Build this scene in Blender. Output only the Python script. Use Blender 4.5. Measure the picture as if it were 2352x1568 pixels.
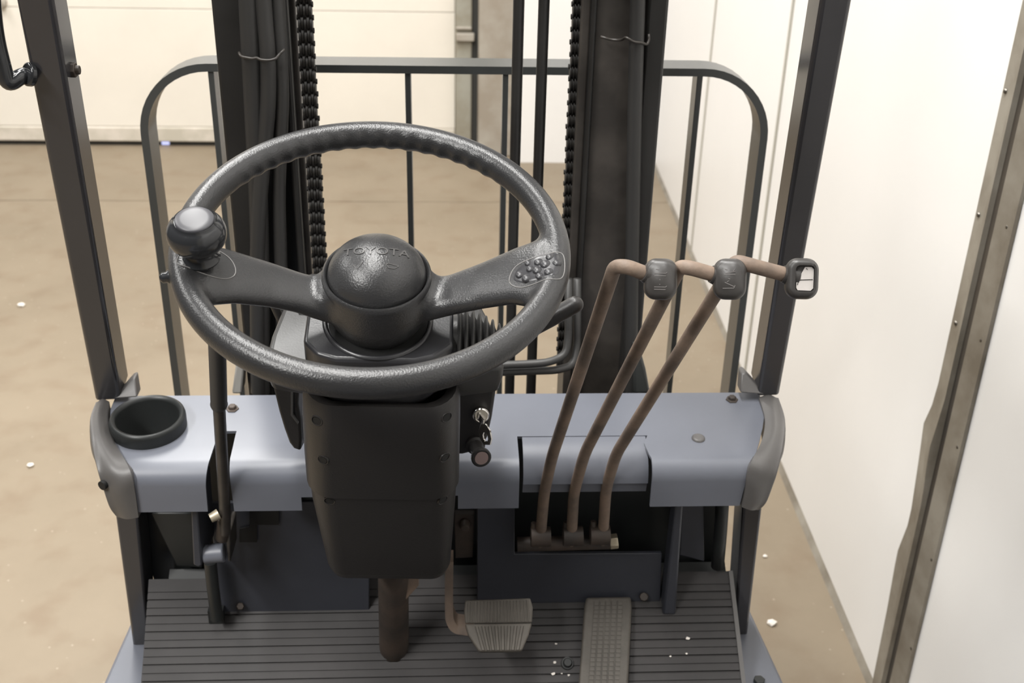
import bpy, bmesh, math, random
from mathutils import Vector, Matrix

# ------------------------------------------------------------ clear
for o in list(bpy.data.objects):
    bpy.data.objects.remove(o, do_unlink=True)
SC = bpy.context.scene
COL = SC.collection
random.seed(7)

# ------------------------------------------------------------ camera
cam = bpy.data.cameras.new('camera')
camo = bpy.data.objects.new('camera', cam)
COL.objects.link(camo)
camo.matrix_world = Matrix(((0.99852, 0.00297, -0.05439, 0.02), (-0.0498, 0.45452, -0.88934, 0.0), (0.02208, 0.89073, 0.45399, 1.64), (0.0, 0.0, 0.0, 1.0)))
cam.sensor_width = 36.0
cam.lens = 2604.0 / 2352.0 * 36.0
cam.clip_start = 0.05
cam.clip_end = 100
cam.dof.use_dof = True
cam.dof.focus_distance = 1.12
cam.dof.aperture_fstop = 10.0
SC.camera = camo

# ------------------------------------------------------------ world, lamps, exposure
w = bpy.data.worlds.new('world')
SC.world = w
w.use_nodes = True
w.node_tree.nodes['Background'].inputs[0].default_value = (1.0, 0.98, 0.95, 1)
w.node_tree.nodes['Background'].inputs[1].default_value = 0.03


def area(name, loc, sx, sy, power, target=None, color=(1, 0.985, 0.955)):
    l = bpy.data.lights.new(name, 'AREA')
    l.shape = 'RECTANGLE'
    l.size = sx
    l.size_y = sy
    l.energy = power
    l.color = color
    o = bpy.data.objects.new(name, l)
    COL.objects.link(o)
    o.location = loc
    if target:
        d = Vector(target) - Vector(loc)
        o.rotation_euler = d.to_track_quat('-Z', 'Y').to_euler()
    return o


# rows of ceiling tube lamps, the rear-left one an added fill
area('ceiling_and_fill_lamp', (-1.0, 3.7, 4.1), 0.35, 2.4, 130)
area('ceiling_and_fill_lamp', (-0.30, 1.0, 4.1), 0.35, 2.4, 150)
area('ceiling_and_fill_lamp', (-3.4, 2.6, 4.1), 0.35, 2.4, 110)
area('ceiling_and_fill_lamp', (-2.2, -1.3, 4.1), 0.35, 2.4, 215)  # fill, added to brighten the right wall and the faces towards the camera

SC.view_settings.view_transform = 'Standard'
SC.view_settings.look = 'None'
SC.view_settings.gamma = 1
SC.view_settings.use_curve_mapping = False
SC.view_settings.exposure = 0.15

# ------------------------------------------------------------ materials


def mat(name, col, rough=0.5, metal=0.0, bump=0.0, bscale=200.0, var=0.0, vscale=6.0, col2=None, spec=0.5, coat=0.0, rvar=0.0):
    m = bpy.data.materials.new(name)
    m.use_nodes = True
    nt = m.node_tree
    b = nt.nodes['Principled BSDF']
    b.inputs['Base Color'].default_value = (*col, 1)
    b.inputs['Roughness'].default_value = rough
    b.inputs['Metallic'].default_value = metal
    b.inputs['Specular IOR Level'].default_value = spec
    if coat:
        b.inputs['Coat Weight'].default_value = coat
        b.inputs['Coat Roughness'].default_value = 0.12
    tc = nt.nodes.new('ShaderNodeTexCoord')
    if var or col2:
        n = nt.nodes.new('ShaderNodeTexNoise')
        n.inputs['Scale'].default_value = vscale
        n.inputs['Detail'].default_value = 6
        n.inputs['Roughness'].default_value = 0.6
        nt.links.new(tc.outputs['Object'], n.inputs['Vector'])
        r = nt.nodes.new('ShaderNodeValToRGB')
        c2 = col2 if col2 else tuple(max(0, c * (1 - var)) for c in col)
        r.color_ramp.elements[0].position = 0.36
        r.color_ramp.elements[0].color = (*c2, 1)
        r.color_ramp.elements[1].position = 0.64
        r.color_ramp.elements[1].color = (*col, 1)
        nt.links.new(n.outputs['Fac'], r.inputs['Fac'])
        nt.links.new(r.outputs['Color'], b.inputs['Base Color'])
        if rvar:
            mr = nt.nodes.new('ShaderNodeMapRange')
            mr.inputs['To Min'].default_value = rough - rvar
            mr.inputs['To Max'].default_value = rough + rvar
            nt.links.new(n.outputs['Fac'], mr.inputs['Value'])
            nt.links.new(mr.outputs['Result'], b.inputs['Roughness'])
    if bump:
        n2 = nt.nodes.new('ShaderNodeTexNoise')
        n2.inputs['Scale'].default_value = bscale
        n2.inputs['Detail'].default_value = 3
        nt.links.new(tc.outputs['Object'], n2.inputs['Vector'])
        bp = nt.nodes.new('ShaderNodeBump')
        bp.inputs['Strength'].default_value = bump
        bp.inputs['Distance'].default_value = 0.001
        nt.links.new(n2.outputs['Fac'], bp.inputs['Height'])
        nt.links.new(bp.outputs['Normal'], b.inputs['Normal'])
    return m


M = {}
M['wheel'] = mat('wheel_plastic', (0.030, 0.030, 0.031), 0.30, bump=0.35, bscale=600, var=0.2, vscale=12)
M['plastic'] = mat('dark_plastic', (0.018, 0.0165, 0.016), 0.40, bump=0.15, bscale=500)
M['head'] = mat('semi_gloss_plastic', (0.030, 0.030, 0.033), 0.30, bump=0.08, bscale=500)
M['gloss'] = mat('gloss_black', (0.022, 0.023, 0.025), 0.12)
M['knobcap'] = mat('satin_grey', (0.055, 0.055, 0.062), 0.42)
M['greyplastic'] = mat('grey_trim_plastic', (0.10, 0.095, 0.092), 0.42, bump=0.1, bscale=400)
M['console'] = mat('grey_console_plastic', (0.05, 0.049, 0.048), 0.36, bump=0.1, bscale=500)
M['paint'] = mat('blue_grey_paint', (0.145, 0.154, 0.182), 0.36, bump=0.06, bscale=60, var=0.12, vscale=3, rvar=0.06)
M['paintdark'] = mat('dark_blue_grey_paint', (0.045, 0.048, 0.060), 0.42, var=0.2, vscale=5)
M['pillar'] = mat('pillar_paint', (0.042, 0.041, 0.045), 0.20, var=0.15, vscale=4, spec=0.6)
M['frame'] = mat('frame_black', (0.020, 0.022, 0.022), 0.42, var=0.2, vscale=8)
M['fence'] = mat('backrest_paint', (0.050, 0.053, 0.052), 0.27, var=0.15, vscale=6)
M['mast'] = mat('mast_black', (0.020, 0.019, 0.018), 0.45, var=0.35, vscale=9, rvar=0.1)
M['mastgrease'] = mat('greasy_mast_steel', (0.055, 0.048, 0.042), 0.4, var=0.5, vscale=14, bump=0.3, bscale=60)
M['hose'] = mat('hose_rubber', (0.032, 0.031, 0.030), 0.48, bump=0.15, bscale=300)
M['chain'] = mat('oily_chain', (0.012, 0.0105, 0.009), 0.55, bump=0.5, bscale=120, spec=0.3)
M['rust'] = mat('rusty_lever', (0.215, 0.155, 0.115), 0.62, bump=0.4, bscale=220, col2=(0.115, 0.088, 0.070), vscale=22)
M['rustdark'] = mat('dark_rust', (0.060, 0.043, 0.033), 0.55, bump=0.4, bscale=200, col2=(0.03, 0.024, 0.02), vscale=18)
M['leverknob'] = mat('lever_knob_plastic', (0.040, 0.037, 0.035), 0.38, bump=0.06, bscale=500)
M['grip'] = mat('grip_rubber', (0.040, 0.040, 0.041), 0.5, bump=0.1, bscale=300)
M['mat'] = mat('rubber_mat', (0.042, 0.038, 0.038), 0.62, bump=0.12, bscale=150, col2=(0.024, 0.022, 0.022), vscale=5)
M['pedal'] = mat('pedal_rubber', (0.115, 0.102, 0.086), 0.6, bump=0.3, bscale=250, col2=(0.062, 0.055, 0.046), vscale=12)
M['steel'] = mat('dirty_steel', (0.25, 0.23, 0.2), 0.35, metal=0.9, var=0.4, vscale=30)
M['chrome'] = mat('chrome', (0.6, 0.58, 0.55), 0.12, metal=1.0)
M['brass'] = mat('brass_bolt', (0.55, 0.48, 0.36), 0.35, metal=0.6)
M['black'] = mat('deep_black', (0.006, 0.006, 0.006), 0.7)
M['white'] = mat('worn_white_label', (0.62, 0.58, 0.55), 0.5, var=0.12, vscale=60)
M['pink'] = mat('pink_button', (0.26, 0.19, 0.18), 0.5)
M['wallw'] = mat('white_wall_panel', (0.81, 0.795, 0.775), 0.42, bump=0.05, bscale=4, var=0.03, vscale=1.2)
M['joint'] = mat('wall_joint', (0.40, 0.38, 0.33), 0.6)
M['doorp'] = mat('cream_door_panel', (0.78, 0.73, 0.645), 0.5, var=0.05, vscale=3)
M['doorr'] = mat('door_seal', (0.66, 0.60, 0.52), 0.6, col2=(0.50, 0.46, 0.38), vscale=9)
M['rubber'] = mat('black_seal', (0.03, 0.03, 0.027), 0.7)
M['galv'] = mat('galvanised_trim', (0.33, 0.305, 0.26), 0.45, metal=0.35, col2=(0.20, 0.175, 0.14), vscale=7, bump=0.3, bscale=25)
M['galvdark'] = mat('dark_channel', (0.050, 0.040, 0.030), 0.6, col2=(0.030, 0.026, 0.022), vscale=6)  # dark brown tone for the groove of the cover strip
M['post'] = mat('grey_post', (0.40, 0.37, 0.32), 0.55, col2=(0.30, 0.26, 0.21), vscale=5)
M['postgreen'] = mat('greenish_post', (0.34, 0.33, 0.28), 0.5, col2=(0.26, 0.235, 0.18), vscale=7)
M['chip'] = mat('pale_chip', (0.75, 0.70, 0.64), 0.6)
M['rubbertyre'] = mat('tyre_rubber', (0.03, 0.03, 0.03), 0.7)
M['greycover'] = mat('pale_grey_cover', (0.30, 0.29, 0.27), 0.5, var=0.2, vscale=9)


def floor_material():
    m = bpy.data.materials.new('concrete_floor')
    m.use_nodes = True
    nt = m.node_tree
    b = nt.nodes['Principled BSDF']
    tc = nt.nodes.new('ShaderNodeTexCoord')
    n1 = nt.nodes.new('ShaderNodeTexNoise')
    n1.inputs['Scale'].default_value = 1.3
    n1.inputs['Detail'].default_value = 7
    n1.inputs['Roughness'].default_value = 0.62
    r1 = nt.nodes.new('ShaderNodeValToRGB')
    r1.color_ramp.elements[0].position = 0.33
    r1.color_ramp.elements[0].color = (0.192, 0.152, 0.104, 1)
    r1.color_ramp.elements[1].position = 0.66
    r1.color_ramp.elements[1].color = (0.24, 0.193, 0.136, 1)
    n2 = nt.nodes.new('ShaderNodeTexNoise')
    n2.inputs['Scale'].default_value = 9
    n2.inputs['Detail'].default_value = 4
    r2 = nt.nodes.new('ShaderNodeValToRGB')
    r2.color_ramp.elements[0].position = 0.28
    r2.color_ramp.elements[0].color = (0.86, 0.80, 0.76, 1)
    r2.color_ramp.elements[1].position = 0.5
    r2.color_ramp.elements[1].color = (1, 1, 1, 1)
    mx = nt.nodes.new('ShaderNodeMixRGB')
    mx.blend_type = 'MULTIPLY'
    mx.inputs['Fac'].default_value = 0.8
    # pale grit
    v = nt.nodes.new('ShaderNodeTexVoronoi')
    v.inputs['Scale'].default_value = 28
    r3 = nt.nodes.new('ShaderNodeValToRGB')
    r3.color_ramp.elements[0].position = 0.05
    r3.color_ramp.elements[0].color = (1, 1, 1, 1)
    r3.color_ramp.elements[1].position = 0.09
    r3.color_ramp.elements[1].color = (0, 0, 0, 1)
    mx2 = nt.nodes.new('ShaderNodeMixRGB')
    mx2.inputs['Color2'].default_value = (0.56, 0.49, 0.40, 1)
    mul = nt.nodes.new('ShaderNodeMath')
    mul.operation = 'MULTIPLY'
    mul.inputs[1].default_value = 0.35
    L = nt.links.new
    for n in (n1, n2, v):
        L(tc.outputs['Object'], n.inputs['Vector'])
    L(n1.outputs['Fac'], r1.inputs['Fac'])
    L(n2.outputs['Fac'], r2.inputs['Fac'])
    L(r1.outputs['Color'], mx.inputs['Color1'])
    L(r2.outputs['Color'], mx.inputs['Color2'])
    L(v.outputs['Distance'], r3.inputs['Fac'])
    L(r3.outputs['Color'], mul.inputs[0])
    L(mx.outputs['Color'], mx2.inputs['Color1'])
    L(mul.outputs['Value'], mx2.inputs['Fac'])
    L(mx2.outputs['Color'], b.inputs['Base Color'])
    b.inputs['Roughness'].default_value = 0.55
    return m


M['floor'] = floor_material()

# ------------------------------------------------------------ mesh helpers


def obj(name, bm, m, parent=None, smooth=False, bevel=0.0, seg=2, sub=0, angle=None, loc=None, kind=None):
    bmesh.ops.recalc_face_normals(bm, faces=bm.faces[:])
    me = bpy.data.meshes.new(name)
    bm.to_mesh(me)
    bm.free()
    me.materials.append(m)
    o = bpy.data.objects.new(name, me)
    COL.objects.link(o)
    if parent:
        o.parent = parent
    if loc:
        o.location = loc
    if smooth or bevel or sub:
        for p in me.polygons:
            p.use_smooth = True
    if bevel:
        b = o.modifiers.new('bevel', 'BEVEL')
        b.width = bevel
        b.segments = seg
        b.limit_method = 'ANGLE'
        b.angle_limit = math.radians(angle or 35)
        b.harden_normals = False
    if sub:
        s = o.modifiers.new('sub', 'SUBSURF')
        s.levels = sub
        s.render_levels = sub
    if (bevel and not sub) or (smooth and angle):
        me.set_sharp_from_angle(angle=math.radians(angle or 40))
    if kind:
        o['kind'] = kind
    return o


def B():
    return bmesh.new()


def box(bm, lo, hi, mtx=None):
    vs = [bm.verts.new((x, y, z)) for x in (lo[0], hi[0]) for y in (lo[1], hi[1]) for z in (lo[2], hi[2])]
    for f in ((0, 1, 3, 2), (4, 6, 7, 5), (0, 4, 5, 1), (2, 3, 7, 6), (0, 2, 6, 4), (1, 5, 7, 3)):
        bm.faces.new([vs[i] for i in f])
    if mtx:
        bmesh.ops.transform(bm, matrix=mtx, verts=vs)
    return vs


def hexa(bm, a, b):
    """solid between two quads (lists of 4 points)"""
    va = [bm.verts.new(p) for p in a]
    vb = [bm.verts.new(p) for p in b]
    bm.faces.new(va)
    bm.faces.new(vb[::-1])
    n = len(va)
    for i in range(n):
        bm.faces.new((va[i], va[(i + 1) % n], vb[(i + 1) % n], vb[i]))


def prism(bm, pts, vec):
    """polygon (3D points) extruded by a vector"""
    v = Vector(vec)
    hexa(bm, [Vector(p) for p in pts], [Vector(p) + v for p in pts])


def frames(pts):
    pts = [Vector(p) for p in pts]
    n = len(pts)
    T = []
    for i in range(n):
        a = pts[max(0, i - 1)]
        b = pts[min(n - 1, i + 1)]
        T.append((b - a).normalized())
    up = Vector((0, 0, 1)) if abs(T[0].z) < 0.9 else Vector((0, 1, 0))
    x = T[0].cross(up).normalized()
    out = []
    for i in range(n):
        x = (x - T[i] * x.dot(T[i])).normalized()
        y = T[i].cross(x)
        out.append((pts[i], x, y))
    return out


def tube(bm, pts, r, seg=14, caps=True, rr=None):
    fr = frames(pts)
    rings = []
    for i, (p, x, y) in enumerate(fr):
        ra = rr[i] if rr else r
        rings.append([bm.verts.new(p + x * (ra * math.cos(2 * math.pi * k / seg)) + y * (ra * math.sin(2 * math.pi * k / seg))) for k in range(seg)])
    for a, b in zip(rings, rings[1:]):
        for k in range(seg):
            bm.faces.new((a[k], a[(k + 1) % seg], b[(k + 1) % seg], b[k]))
    if caps:
        bm.faces.new(rings[0][::-1])
        bm.faces.new(rings[-1])


def roundpath(pts, r=0.02, n=6):
    """polyline with its corners rounded"""
    P = [Vector(p) for p in pts]
    out = [P[0]]
    for i in range(1, len(P) - 1):
        a, b, c = P[i - 1], P[i], P[i + 1]
        d1 = (a - b)
        d2 = (c - b)
        q = min(r, d1.length * 0.45, d2.length * 0.45)
        s = b + d1.normalized() * q
        e = b + d2.normalized() * q
        for k in range(n + 1):
            t = k / n
            out.append(s * (1 - t) ** 2 + b * 2 * t * (1 - t) + e * t * t)
    out.append(P[-1])
    return out


def lathe(bm, prof, seg=40, mtx=None, close=False):
    """prof: list of (r, z)"""
    rings = []
    allv = []
    for r, z in prof:
        if r < 1e-6:
            v = [bm.verts.new((0, 0, z))]
        else:
            v = [bm.verts.new((r * math.cos(2 * math.pi * k / seg), r * math.sin(2 * math.pi * k / seg), z)) for k in range(seg)]
        rings.append(v)
        allv += v
    for a, b in zip(rings, rings[1:]):
        for k in range(seg):
            k2 = (k + 1) % seg
            if len(a) == 1 and len(b) == 1:
                continue
            if len(a) == 1:
                bm.faces.new((a[0], b[k], b[k2]))
            elif len(b) == 1:
                bm.faces.new((a[k], a[k2], b[0]))
            else:
                bm.faces.new((a[k], a[k2], b[k2], b[k]))
    if mtx:
        bmesh.ops.transform(bm, matrix=mtx, verts=allv)
    return allv


def axis_matrix(p, d, xhint=(1, 0, 0)):
    z = Vector(d).normalized()
    x = Vector(xhint)
    x = (x - z * x.dot(z)).normalized()
    y = z.cross(x)
    m = Matrix((x, y, z)).transposed().to_4x4()
    m.translation = Vector(p)
    return m


def cyl(bm, p0, p1, r0, r1=None, seg=20):
    p0 = Vector(p0)
    p1 = Vector(p1)
    r1 = r0 if r1 is None else r1
    lathe(bm, [(0, 0), (r0, 0), (r1, (p1 - p0).length), (0, (p1 - p0).length)], seg, axis_matrix(p0, p1 - p0, (1, 0, 0) if abs((p1 - p0).normalized().x) < 0.9 else (0, 1, 0)))


def loft(bm, rings, caps=True):
    V = [[bm.verts.new(p) for p in r] for r in rings]
    n = len(V[0])
    for a, b in zip(V, V[1:]):
        for k in range(n):
            bm.faces.new((a[k], a[(k + 1) % n], b[(k + 1) % n], b[k]))
    if caps:
        bm.faces.new(V[0][::-1])
        bm.faces.new(V[-1])
    return V


def sheet(bm, rows):
    V = [[bm.verts.new(p) for p in r] for r in rows]
    for a, b in zip(V, V[1:]):
        for k in range(len(a) - 1):
            bm.faces.new((a[k], a[k + 1], b[k + 1], b[k]))
    return V


def rrect(x0, x1, y0, y1, r, n=5):
    pts = []
    for cx, cy, a0 in ((x1 - r, y1 - r, 0), (x0 + r, y1 - r, 90), (x0 + r, y0 + r, 180), (x1 - r, y0 + r, 270)):
        for k in range(n + 1):
            a = math.radians(a0 + 90 * k / n)
            pts.append((cx + r * math.cos(a), cy + r * math.sin(a)))
    return pts


def bake(o):
    """freeze an object's modifiers into its mesh"""
    dg = bpy.context.evaluated_depsgraph_get()
    me = bpy.data.meshes.new_from_object(o.evaluated_get(dg))
    old = o.data
    o.modifiers.clear()
    o.data = me
    bpy.data.meshes.remove(old)
    for p in me.polygons:
        p.use_smooth = True
    return o


def tag(o, label=None, cat=None, group=None, kind=None):
    if label:
        o['label'] = label
    if cat:
        o['category'] = cat
    if group:
        o['group'] = group
    if kind:
        o['kind'] = kind
    return o


def part(o, label):
    o['label'] = label
    return o


# ------------------------------------------------------------ the room
def structure(name, bm, m, **k):
    return obj(name, bm, m, kind='structure', **k)


bm = B()
jx = [-6 + 9 * i / 60 for i in range(61)]
jy = [4.497 + random.uniform(-0.006, 0.006) for _ in jx]
box(bm, (-6, -5, -0.12), (3, 7, -0.012))
hexa(bm, [(-6, -5, 0), (3, -5, 0)] + [(x, y, 0) for x, y in zip(jx[::-1], jy[::-1])], [(-6, -5, -0.012), (3, -5, -0.012)] + [(x, y, -0.012) for x, y in zip(jx[::-1], jy[::-1])])
hexa(bm, [(-6, 7, 0), (3, 7, 0)] + [(x, y + random.uniform(0.003, 0.009), 0) for x, y in zip(jx[::-1], jy[::-1])], [(-6, 7, -0.012), (3, 7, -0.012)] + [(x, y + 0.006, -0.012) for x, y in zip(jx[::-1], jy[::-1])])
structure('floor', bm, M['floor'])

# right wall: runs slightly off the truck's axis
WA = Matrix.Translation((0.8690, 1.737, 0)) @ Matrix.Rotation(-math.atan(0.0297), 4, 'Z')   # local +Y along the wall, local -X into the room
bm = B()
box(bm, (0.012, -6.2, 0), (0.16, 3.30, 4.2), WA)
wr = structure('wall_right', bm, M['joint'])
for y0, y1 in ((-2.6, -1.39), (-1.38, -0.155), (-0.14, 1.210), (1.222, 2.204), (2.216, 3.28)):
    bm = B()
    box(bm, (0.0, y0, 0.004), (0.014, y1, 4.15), WA)
    obj('wall_panel', bm, M['wallw'], wr, bevel=0.002)
for y in (1.216, 2.21):
    bm = B()
    box(bm, (-0.004, y - 0.0085, 0.002), (0.013, y + 0.0085, 4.15), WA)
    obj('joint_strip', bm, M['joint'], wr, bevel=0.002)
bm = B()
hexa(bm, [WA @ Vector(p) for p in ((0, -6, 0), (-0.010, -6, 0), (0, -6, 0.016))], [WA @ Vector(p) for p in ((0, 3.28, 0), (-0.010, 3.28, 0), (0, 3.28, 0.016))])
structure('baseboard_right', bm, M['galv'])

# galvanised cover strip over the panel joint, bent near the floor
bm = B()
rows = []
random.seed(3)
NZ = 70
dent = [(0.0, 0.0), (0.2, 0.006), (0.33, 0.016), (0.42, -0.006), (0.55, 0.012), (0.62, 0.024), (0.655, 0.006), (0.70, 0.0), (4.0, 0.0)]


def lerp(tab, z):
    for (a, va), (b, vb) in zip(tab, tab[1:]):
        if a <= z <= b:
            return va + (vb - va) * (z - a) / (b - a)
    return 0


for i in range(NZ + 1):
    z = 4.1 * (i / NZ) ** 2.0
    d = lerp(dent, z) if z < 0.75 else 0
    lift = -0.016 if z > 0.66 else -0.016 - 0.008 * max(0, 1 - abs(z - 0.6) / 0.1)
    rows.append([WA @ Vector(p) for p in ((-0.001, -0.066 + d, z), (-0.006, -0.066 + d, z), (-0.006, -0.105 + d * 0.3, z), (lift, -0.116 + d * 0.3, z), (lift, -0.124, z),
                                         (-0.004, -0.128, z), (-0.004, -0.150, z), (-0.014, -0.154, z), (-0.012, -0.162, z), (-0.006, -0.196, z), (-0.001, -0.198, z))])
sheet(bm, rows)
strip = structure('trim_1', bm, M['galv'], smooth=True, angle=25)
bm = B()
box(bm, (-0.0085, -0.151, 0.0), (-0.001, -0.127, 4.1), WA)
part(obj('channel_groove', bm, M['galvdark'], strip), 'dark brown groove between the two flanges')
rv = None
for z, y in [(1.215, -0.076), (1.017, -0.078), (0.827, -0.082), (1.036, -0.180), (0.846, -0.182), (0.65, -0.186), (0.42, -0.188), (0.22, -0.19), (1.41, -0.076), (1.23, -0.18)]:
    if rv is None:
        bm = B()
        lathe(bm, [(0.0045, 0), (0.004, 0.0018), (0.0022, 0.003), (0, 0.0034)], 10, Matrix.Rotation(-math.pi / 2, 4, 'Y'))
        rv = obj('rivet', bm, M['steel'], strip, smooth=True)
        r = rv
    else:
        r = rv.copy()
        COL.objects.link(r)
        r.parent = strip
    r.location = WA @ Vector((-0.0065 if y > -0.1 else -0.0095 + (y + 0.162) * -0.17 if y < -0.162 else -0.012, y, z))

# back wall, posts and sectional door
bm = B()
box(bm, (0.32, 5.03, 0), (1.02, 5.2, 4.2))
structure('wall_back', bm, M['wallw'])
bm = B()
box(bm, (-6, 5.36, 0), (0.40, 5.5, 4.2))
structure('wall_behind_door', bm, M['wallw'])
bm = B()
box(bm, (0.150, 5.12, 0), (0.335, 5.34, 4.2))
post = structure('trim_2', bm, M['post'], bevel=0.006)
bm = B()
box(bm, (-4.2, 5.262, 0.0), (0.05, 5.275, 0.05))
door = structure('door_1', bm, M['rubber'])
for z0, z1 in ((0.094, 0.6295), (0.632, 1.178), (1.181, 1.73), (1.733, 2.28)):
    bm = B()
    box(bm, (-4.2, 5.247, z0), (0.045, 5.29, z1))
    obj('door_panel', bm, M['doorp'], door, bevel=0.002)
bm = B()
box(bm, (-4.2, 5.240, 0.022), (0.045, 5.30, 0.092))
part(obj('bottom_rail', bm, M['doorr'], door, bevel=0.006), 'stained bottom rail above a black floor seal')
M['daylight'] = mat('daylight_gap', (0.5, 0.55, 0.9), 0.5)
M['daylight'].node_tree.nodes['Principled BSDF'].inputs['Emission Color'].default_value = (0.55, 0.6, 1.0, 1)
M['daylight'].node_tree.nodes['Principled BSDF'].inputs['Emission Strength'].default_value = 0.8
bm = B()
box(bm, (-1.33625, 5.259, 0.002), (-1.29977, 5.263, 0.026))
part(obj('seal_gap', bm, M['daylight'], door, bevel=0.004), 'small bluish gap of daylight under the door')
bm = B()
box(bm, (0.046, 5.19, 0), (0.122, 5.33, 4.2))
part(obj('door_frame', bm, M['postgreen'], door, bevel=0.005), 'greenish grey door frame')
bm = B()
box(bm, (0.123, 5.20, 0), (0.149, 5.30, 4.2))
part(obj('gap_shade_strip', bm, M['rubber'], door), 'black strip standing in for the dark gap beside the frame')  # black strip paints the shade inside the gap
for z in (0.52, 1.10):
    bm = B()
    box(bm, (0.05, 5.165, z), (0.132, 5.192, z + 0.035))
    box(bm, (0.05, 5.172, z + 0.05), (0.12, 5.192, z + 0.062))
    obj('hinge', bm, M['post'], door, bevel=0.004)
bm = B()
lathe(bm, [(0, 0), (0.03, 0), (0.03, 0.02), (0.018, 0.026), (0.018, 0.05), (0, 0.05)], 16, axis_matrix((-1.96, 5.247, 0.655), (0, -1, 0)))
part(obj('lock', bm, M['post'], door, smooth=True, angle=40), 'round grey lock')

# ------------------------------------------------------------ the forklift
truck = bpy.data.objects.new('forklift', None)
COL.objects.link(truck)
tag(truck, 'dark grey forklift seen from its seat: steering wheel, three rusty levers, mast ahead', 'forklift')
TR = truck

# chassis below the step plates (rests on its front tyres)
bm = B()
box(bm, (-0.50, 1.10, 0.10), (0.50, 1.45, 0.30))
obj('chassis', bm, M['paintdark'], TR, bevel=0.01)
for s in (-1, 1):
    bm = B()
    lathe(bm, [(0.10, -0.06), (0.20, -0.07), (0.225, -0.055), (0.225, 0.055), (0.20, 0.07), (0.10, 0.06)], 36, axis_matrix((s * 0.40, 1.62, 0.225), (1, 0, 0), (0, 0, 1)))
    obj('tyre', bm, M['rubbertyre'], TR, smooth=True, angle=40)

# step plates on both sides
for nm, pts in (('left', [(-0.45892, 1.34765, 0.485), (-0.46556, 1.21881, 0.485), (-0.46205, 1.16015, 0.485), (-0.34262, 1.15682, 0.485), (-0.38144, 1.34576, 0.485)]),
                ('right', [(0.48151, 1.35481, 0.485), (0.49295, 1.19313, 0.485), (0.50002, 1.13329, 0.485), (0.35569, 1.13732, 0.485), (0.39884, 1.35677, 0.485)])):
    bm = B()
    prism(bm, pts, (0, 0, -0.19))
    obj('step_plate', bm, M['paint'], TR, bevel=0.006)
bm = B()
cyl(bm, (0.45643, 1.1953, 0.4855), (0.45643, 1.1953, 0.4915), 0.0085, 0.0085, 6)
obj('step_bolt', bm, M['frame'], TR, bevel=0.001)

# --- ribbed rubber floor mat on the sloping toe board
MO = Vector((-0.073, 1.205, 0.53))
MS = Vector((0.0, 0.80902, 0.58779))      # up the slope
MN = Vector((0.0, -0.58779, 0.80902))      # out of the mat
MX0, MX1 = -0.40741, 0.42346
s0, s1 = -0.30, 0.1185
prof = [(s0, -0.02), (s0, 0.0)]
s = s0 + 0.006
k = 0
while s < s1 - 0.012:
    dp = 0.0034 if k % 2 == 0 else 0.0016
    wd = 0.0026 if k % 2 == 0 else 0.0018
    prof += [(s, 0.0), (s + 0.0004, -dp), (s + wd, -dp), (s + wd + 0.0004, 0.0)]
    s += 0.0112
    k += 1
prof += [(s1, 0.0), (s1, -0.02)]
bm = B()
hexa(bm, [(MO + MS * a + MN * b) * 1 + Vector((MX0 - MO.x, 0, 0)) for a, b in prof], [(MO + MS * a + MN * b) + Vector((MX1 - MO.x, 0, 0)) for a, b in prof])
for v in bm.verts:
    if v.co.x < 0:
        v.co.x += 0.012 * max(0.0, min(1.2, (s1 - (v.co - MO).dot(MS)) / 0.26))
matob = obj('floor_mat', bm, M['mat'], TR)
part(matob, 'grooved grey rubber mat')
bm = B()
e0 = Vector((MX1, MO.y, MO.z))
hexa(bm, [e0 + MS * s0 + MN * 0.002, e0 + MS * s0 + MN * 0.002 + Vector((0.006, 0, 0)), e0 + MS * s0 - MN * 0.02 + Vector((0.006, 0, 0)), e0 + MS * s0 - MN * 0.02],
     [e0 + MS * s1 + MN * 0.002, e0 + MS * s1 + MN * 0.002 + Vector((0.006, 0, 0)), e0 + MS * s1 - MN * 0.02 + Vector((0.006, 0, 0)), e0 + MS * s1 - MN * 0.02])
obj('mat_edge', bm, M['greyplastic'], matob)
bm = B()
p = Vector((0.18159, 1.19778, 0.52476))
lathe(bm, [(0, 0.008), (0.005, 0.008), (0.0062, 0.006), (0.0062, 0.003), (0.0085, 0.003), (0.0092, 0), (0, 0)], 18, axis_matrix(p, MN))
obj('mat_bolt', bm, M['frame'], matob, smooth=True, angle=40)
# toe board under the mat
bm = B()
hexa(bm, [Vector((-0.385, MO.y, MO.z)) + MS * s0 - MN * 0.021, Vector((0.425, MO.y, MO.z)) + MS * s0 - MN * 0.021, Vector((0.425, MO.y, MO.z)) + MS * (s1 + 0.02) - MN * 0.021, Vector((-0.385, MO.y, MO.z)) + MS * (s1 + 0.02) - MN * 0.021],
     [Vector((-0.385, MO.y, MO.z)) + MS * s0 - MN * 0.06, Vector((0.425, MO.y, MO.z)) + MS * s0 - MN * 0.06, Vector((0.425, MO.y, MO.z)) + MS * (s1 + 0.02) - MN * 0.06, Vector((-0.385, MO.y, MO.z)) + MS * (s1 + 0.02) - MN * 0.06])
obj('toe_board', bm, M['frame'], TR)

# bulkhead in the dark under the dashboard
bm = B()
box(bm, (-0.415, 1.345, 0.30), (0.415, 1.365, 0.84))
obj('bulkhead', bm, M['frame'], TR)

# front legs
for pa in ([(-0.43667, 1.295, 0.73831), (-0.40538, 1.295, 0.73791), (-0.41854, 1.295, 0.47991), (-0.44347, 1.295, 0.48048)], [(0.45734, 1.295, 0.7342), (0.42891, 1.295, 0.73456), (0.44429, 1.295, 0.46523), (0.46494, 1.295, 0.46476)]):
    bm = B()
    prism(bm, pa, (0, 0.05, 0))
    obj('front_leg', bm, M['pillar'], TR, bevel=0.004)

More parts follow.
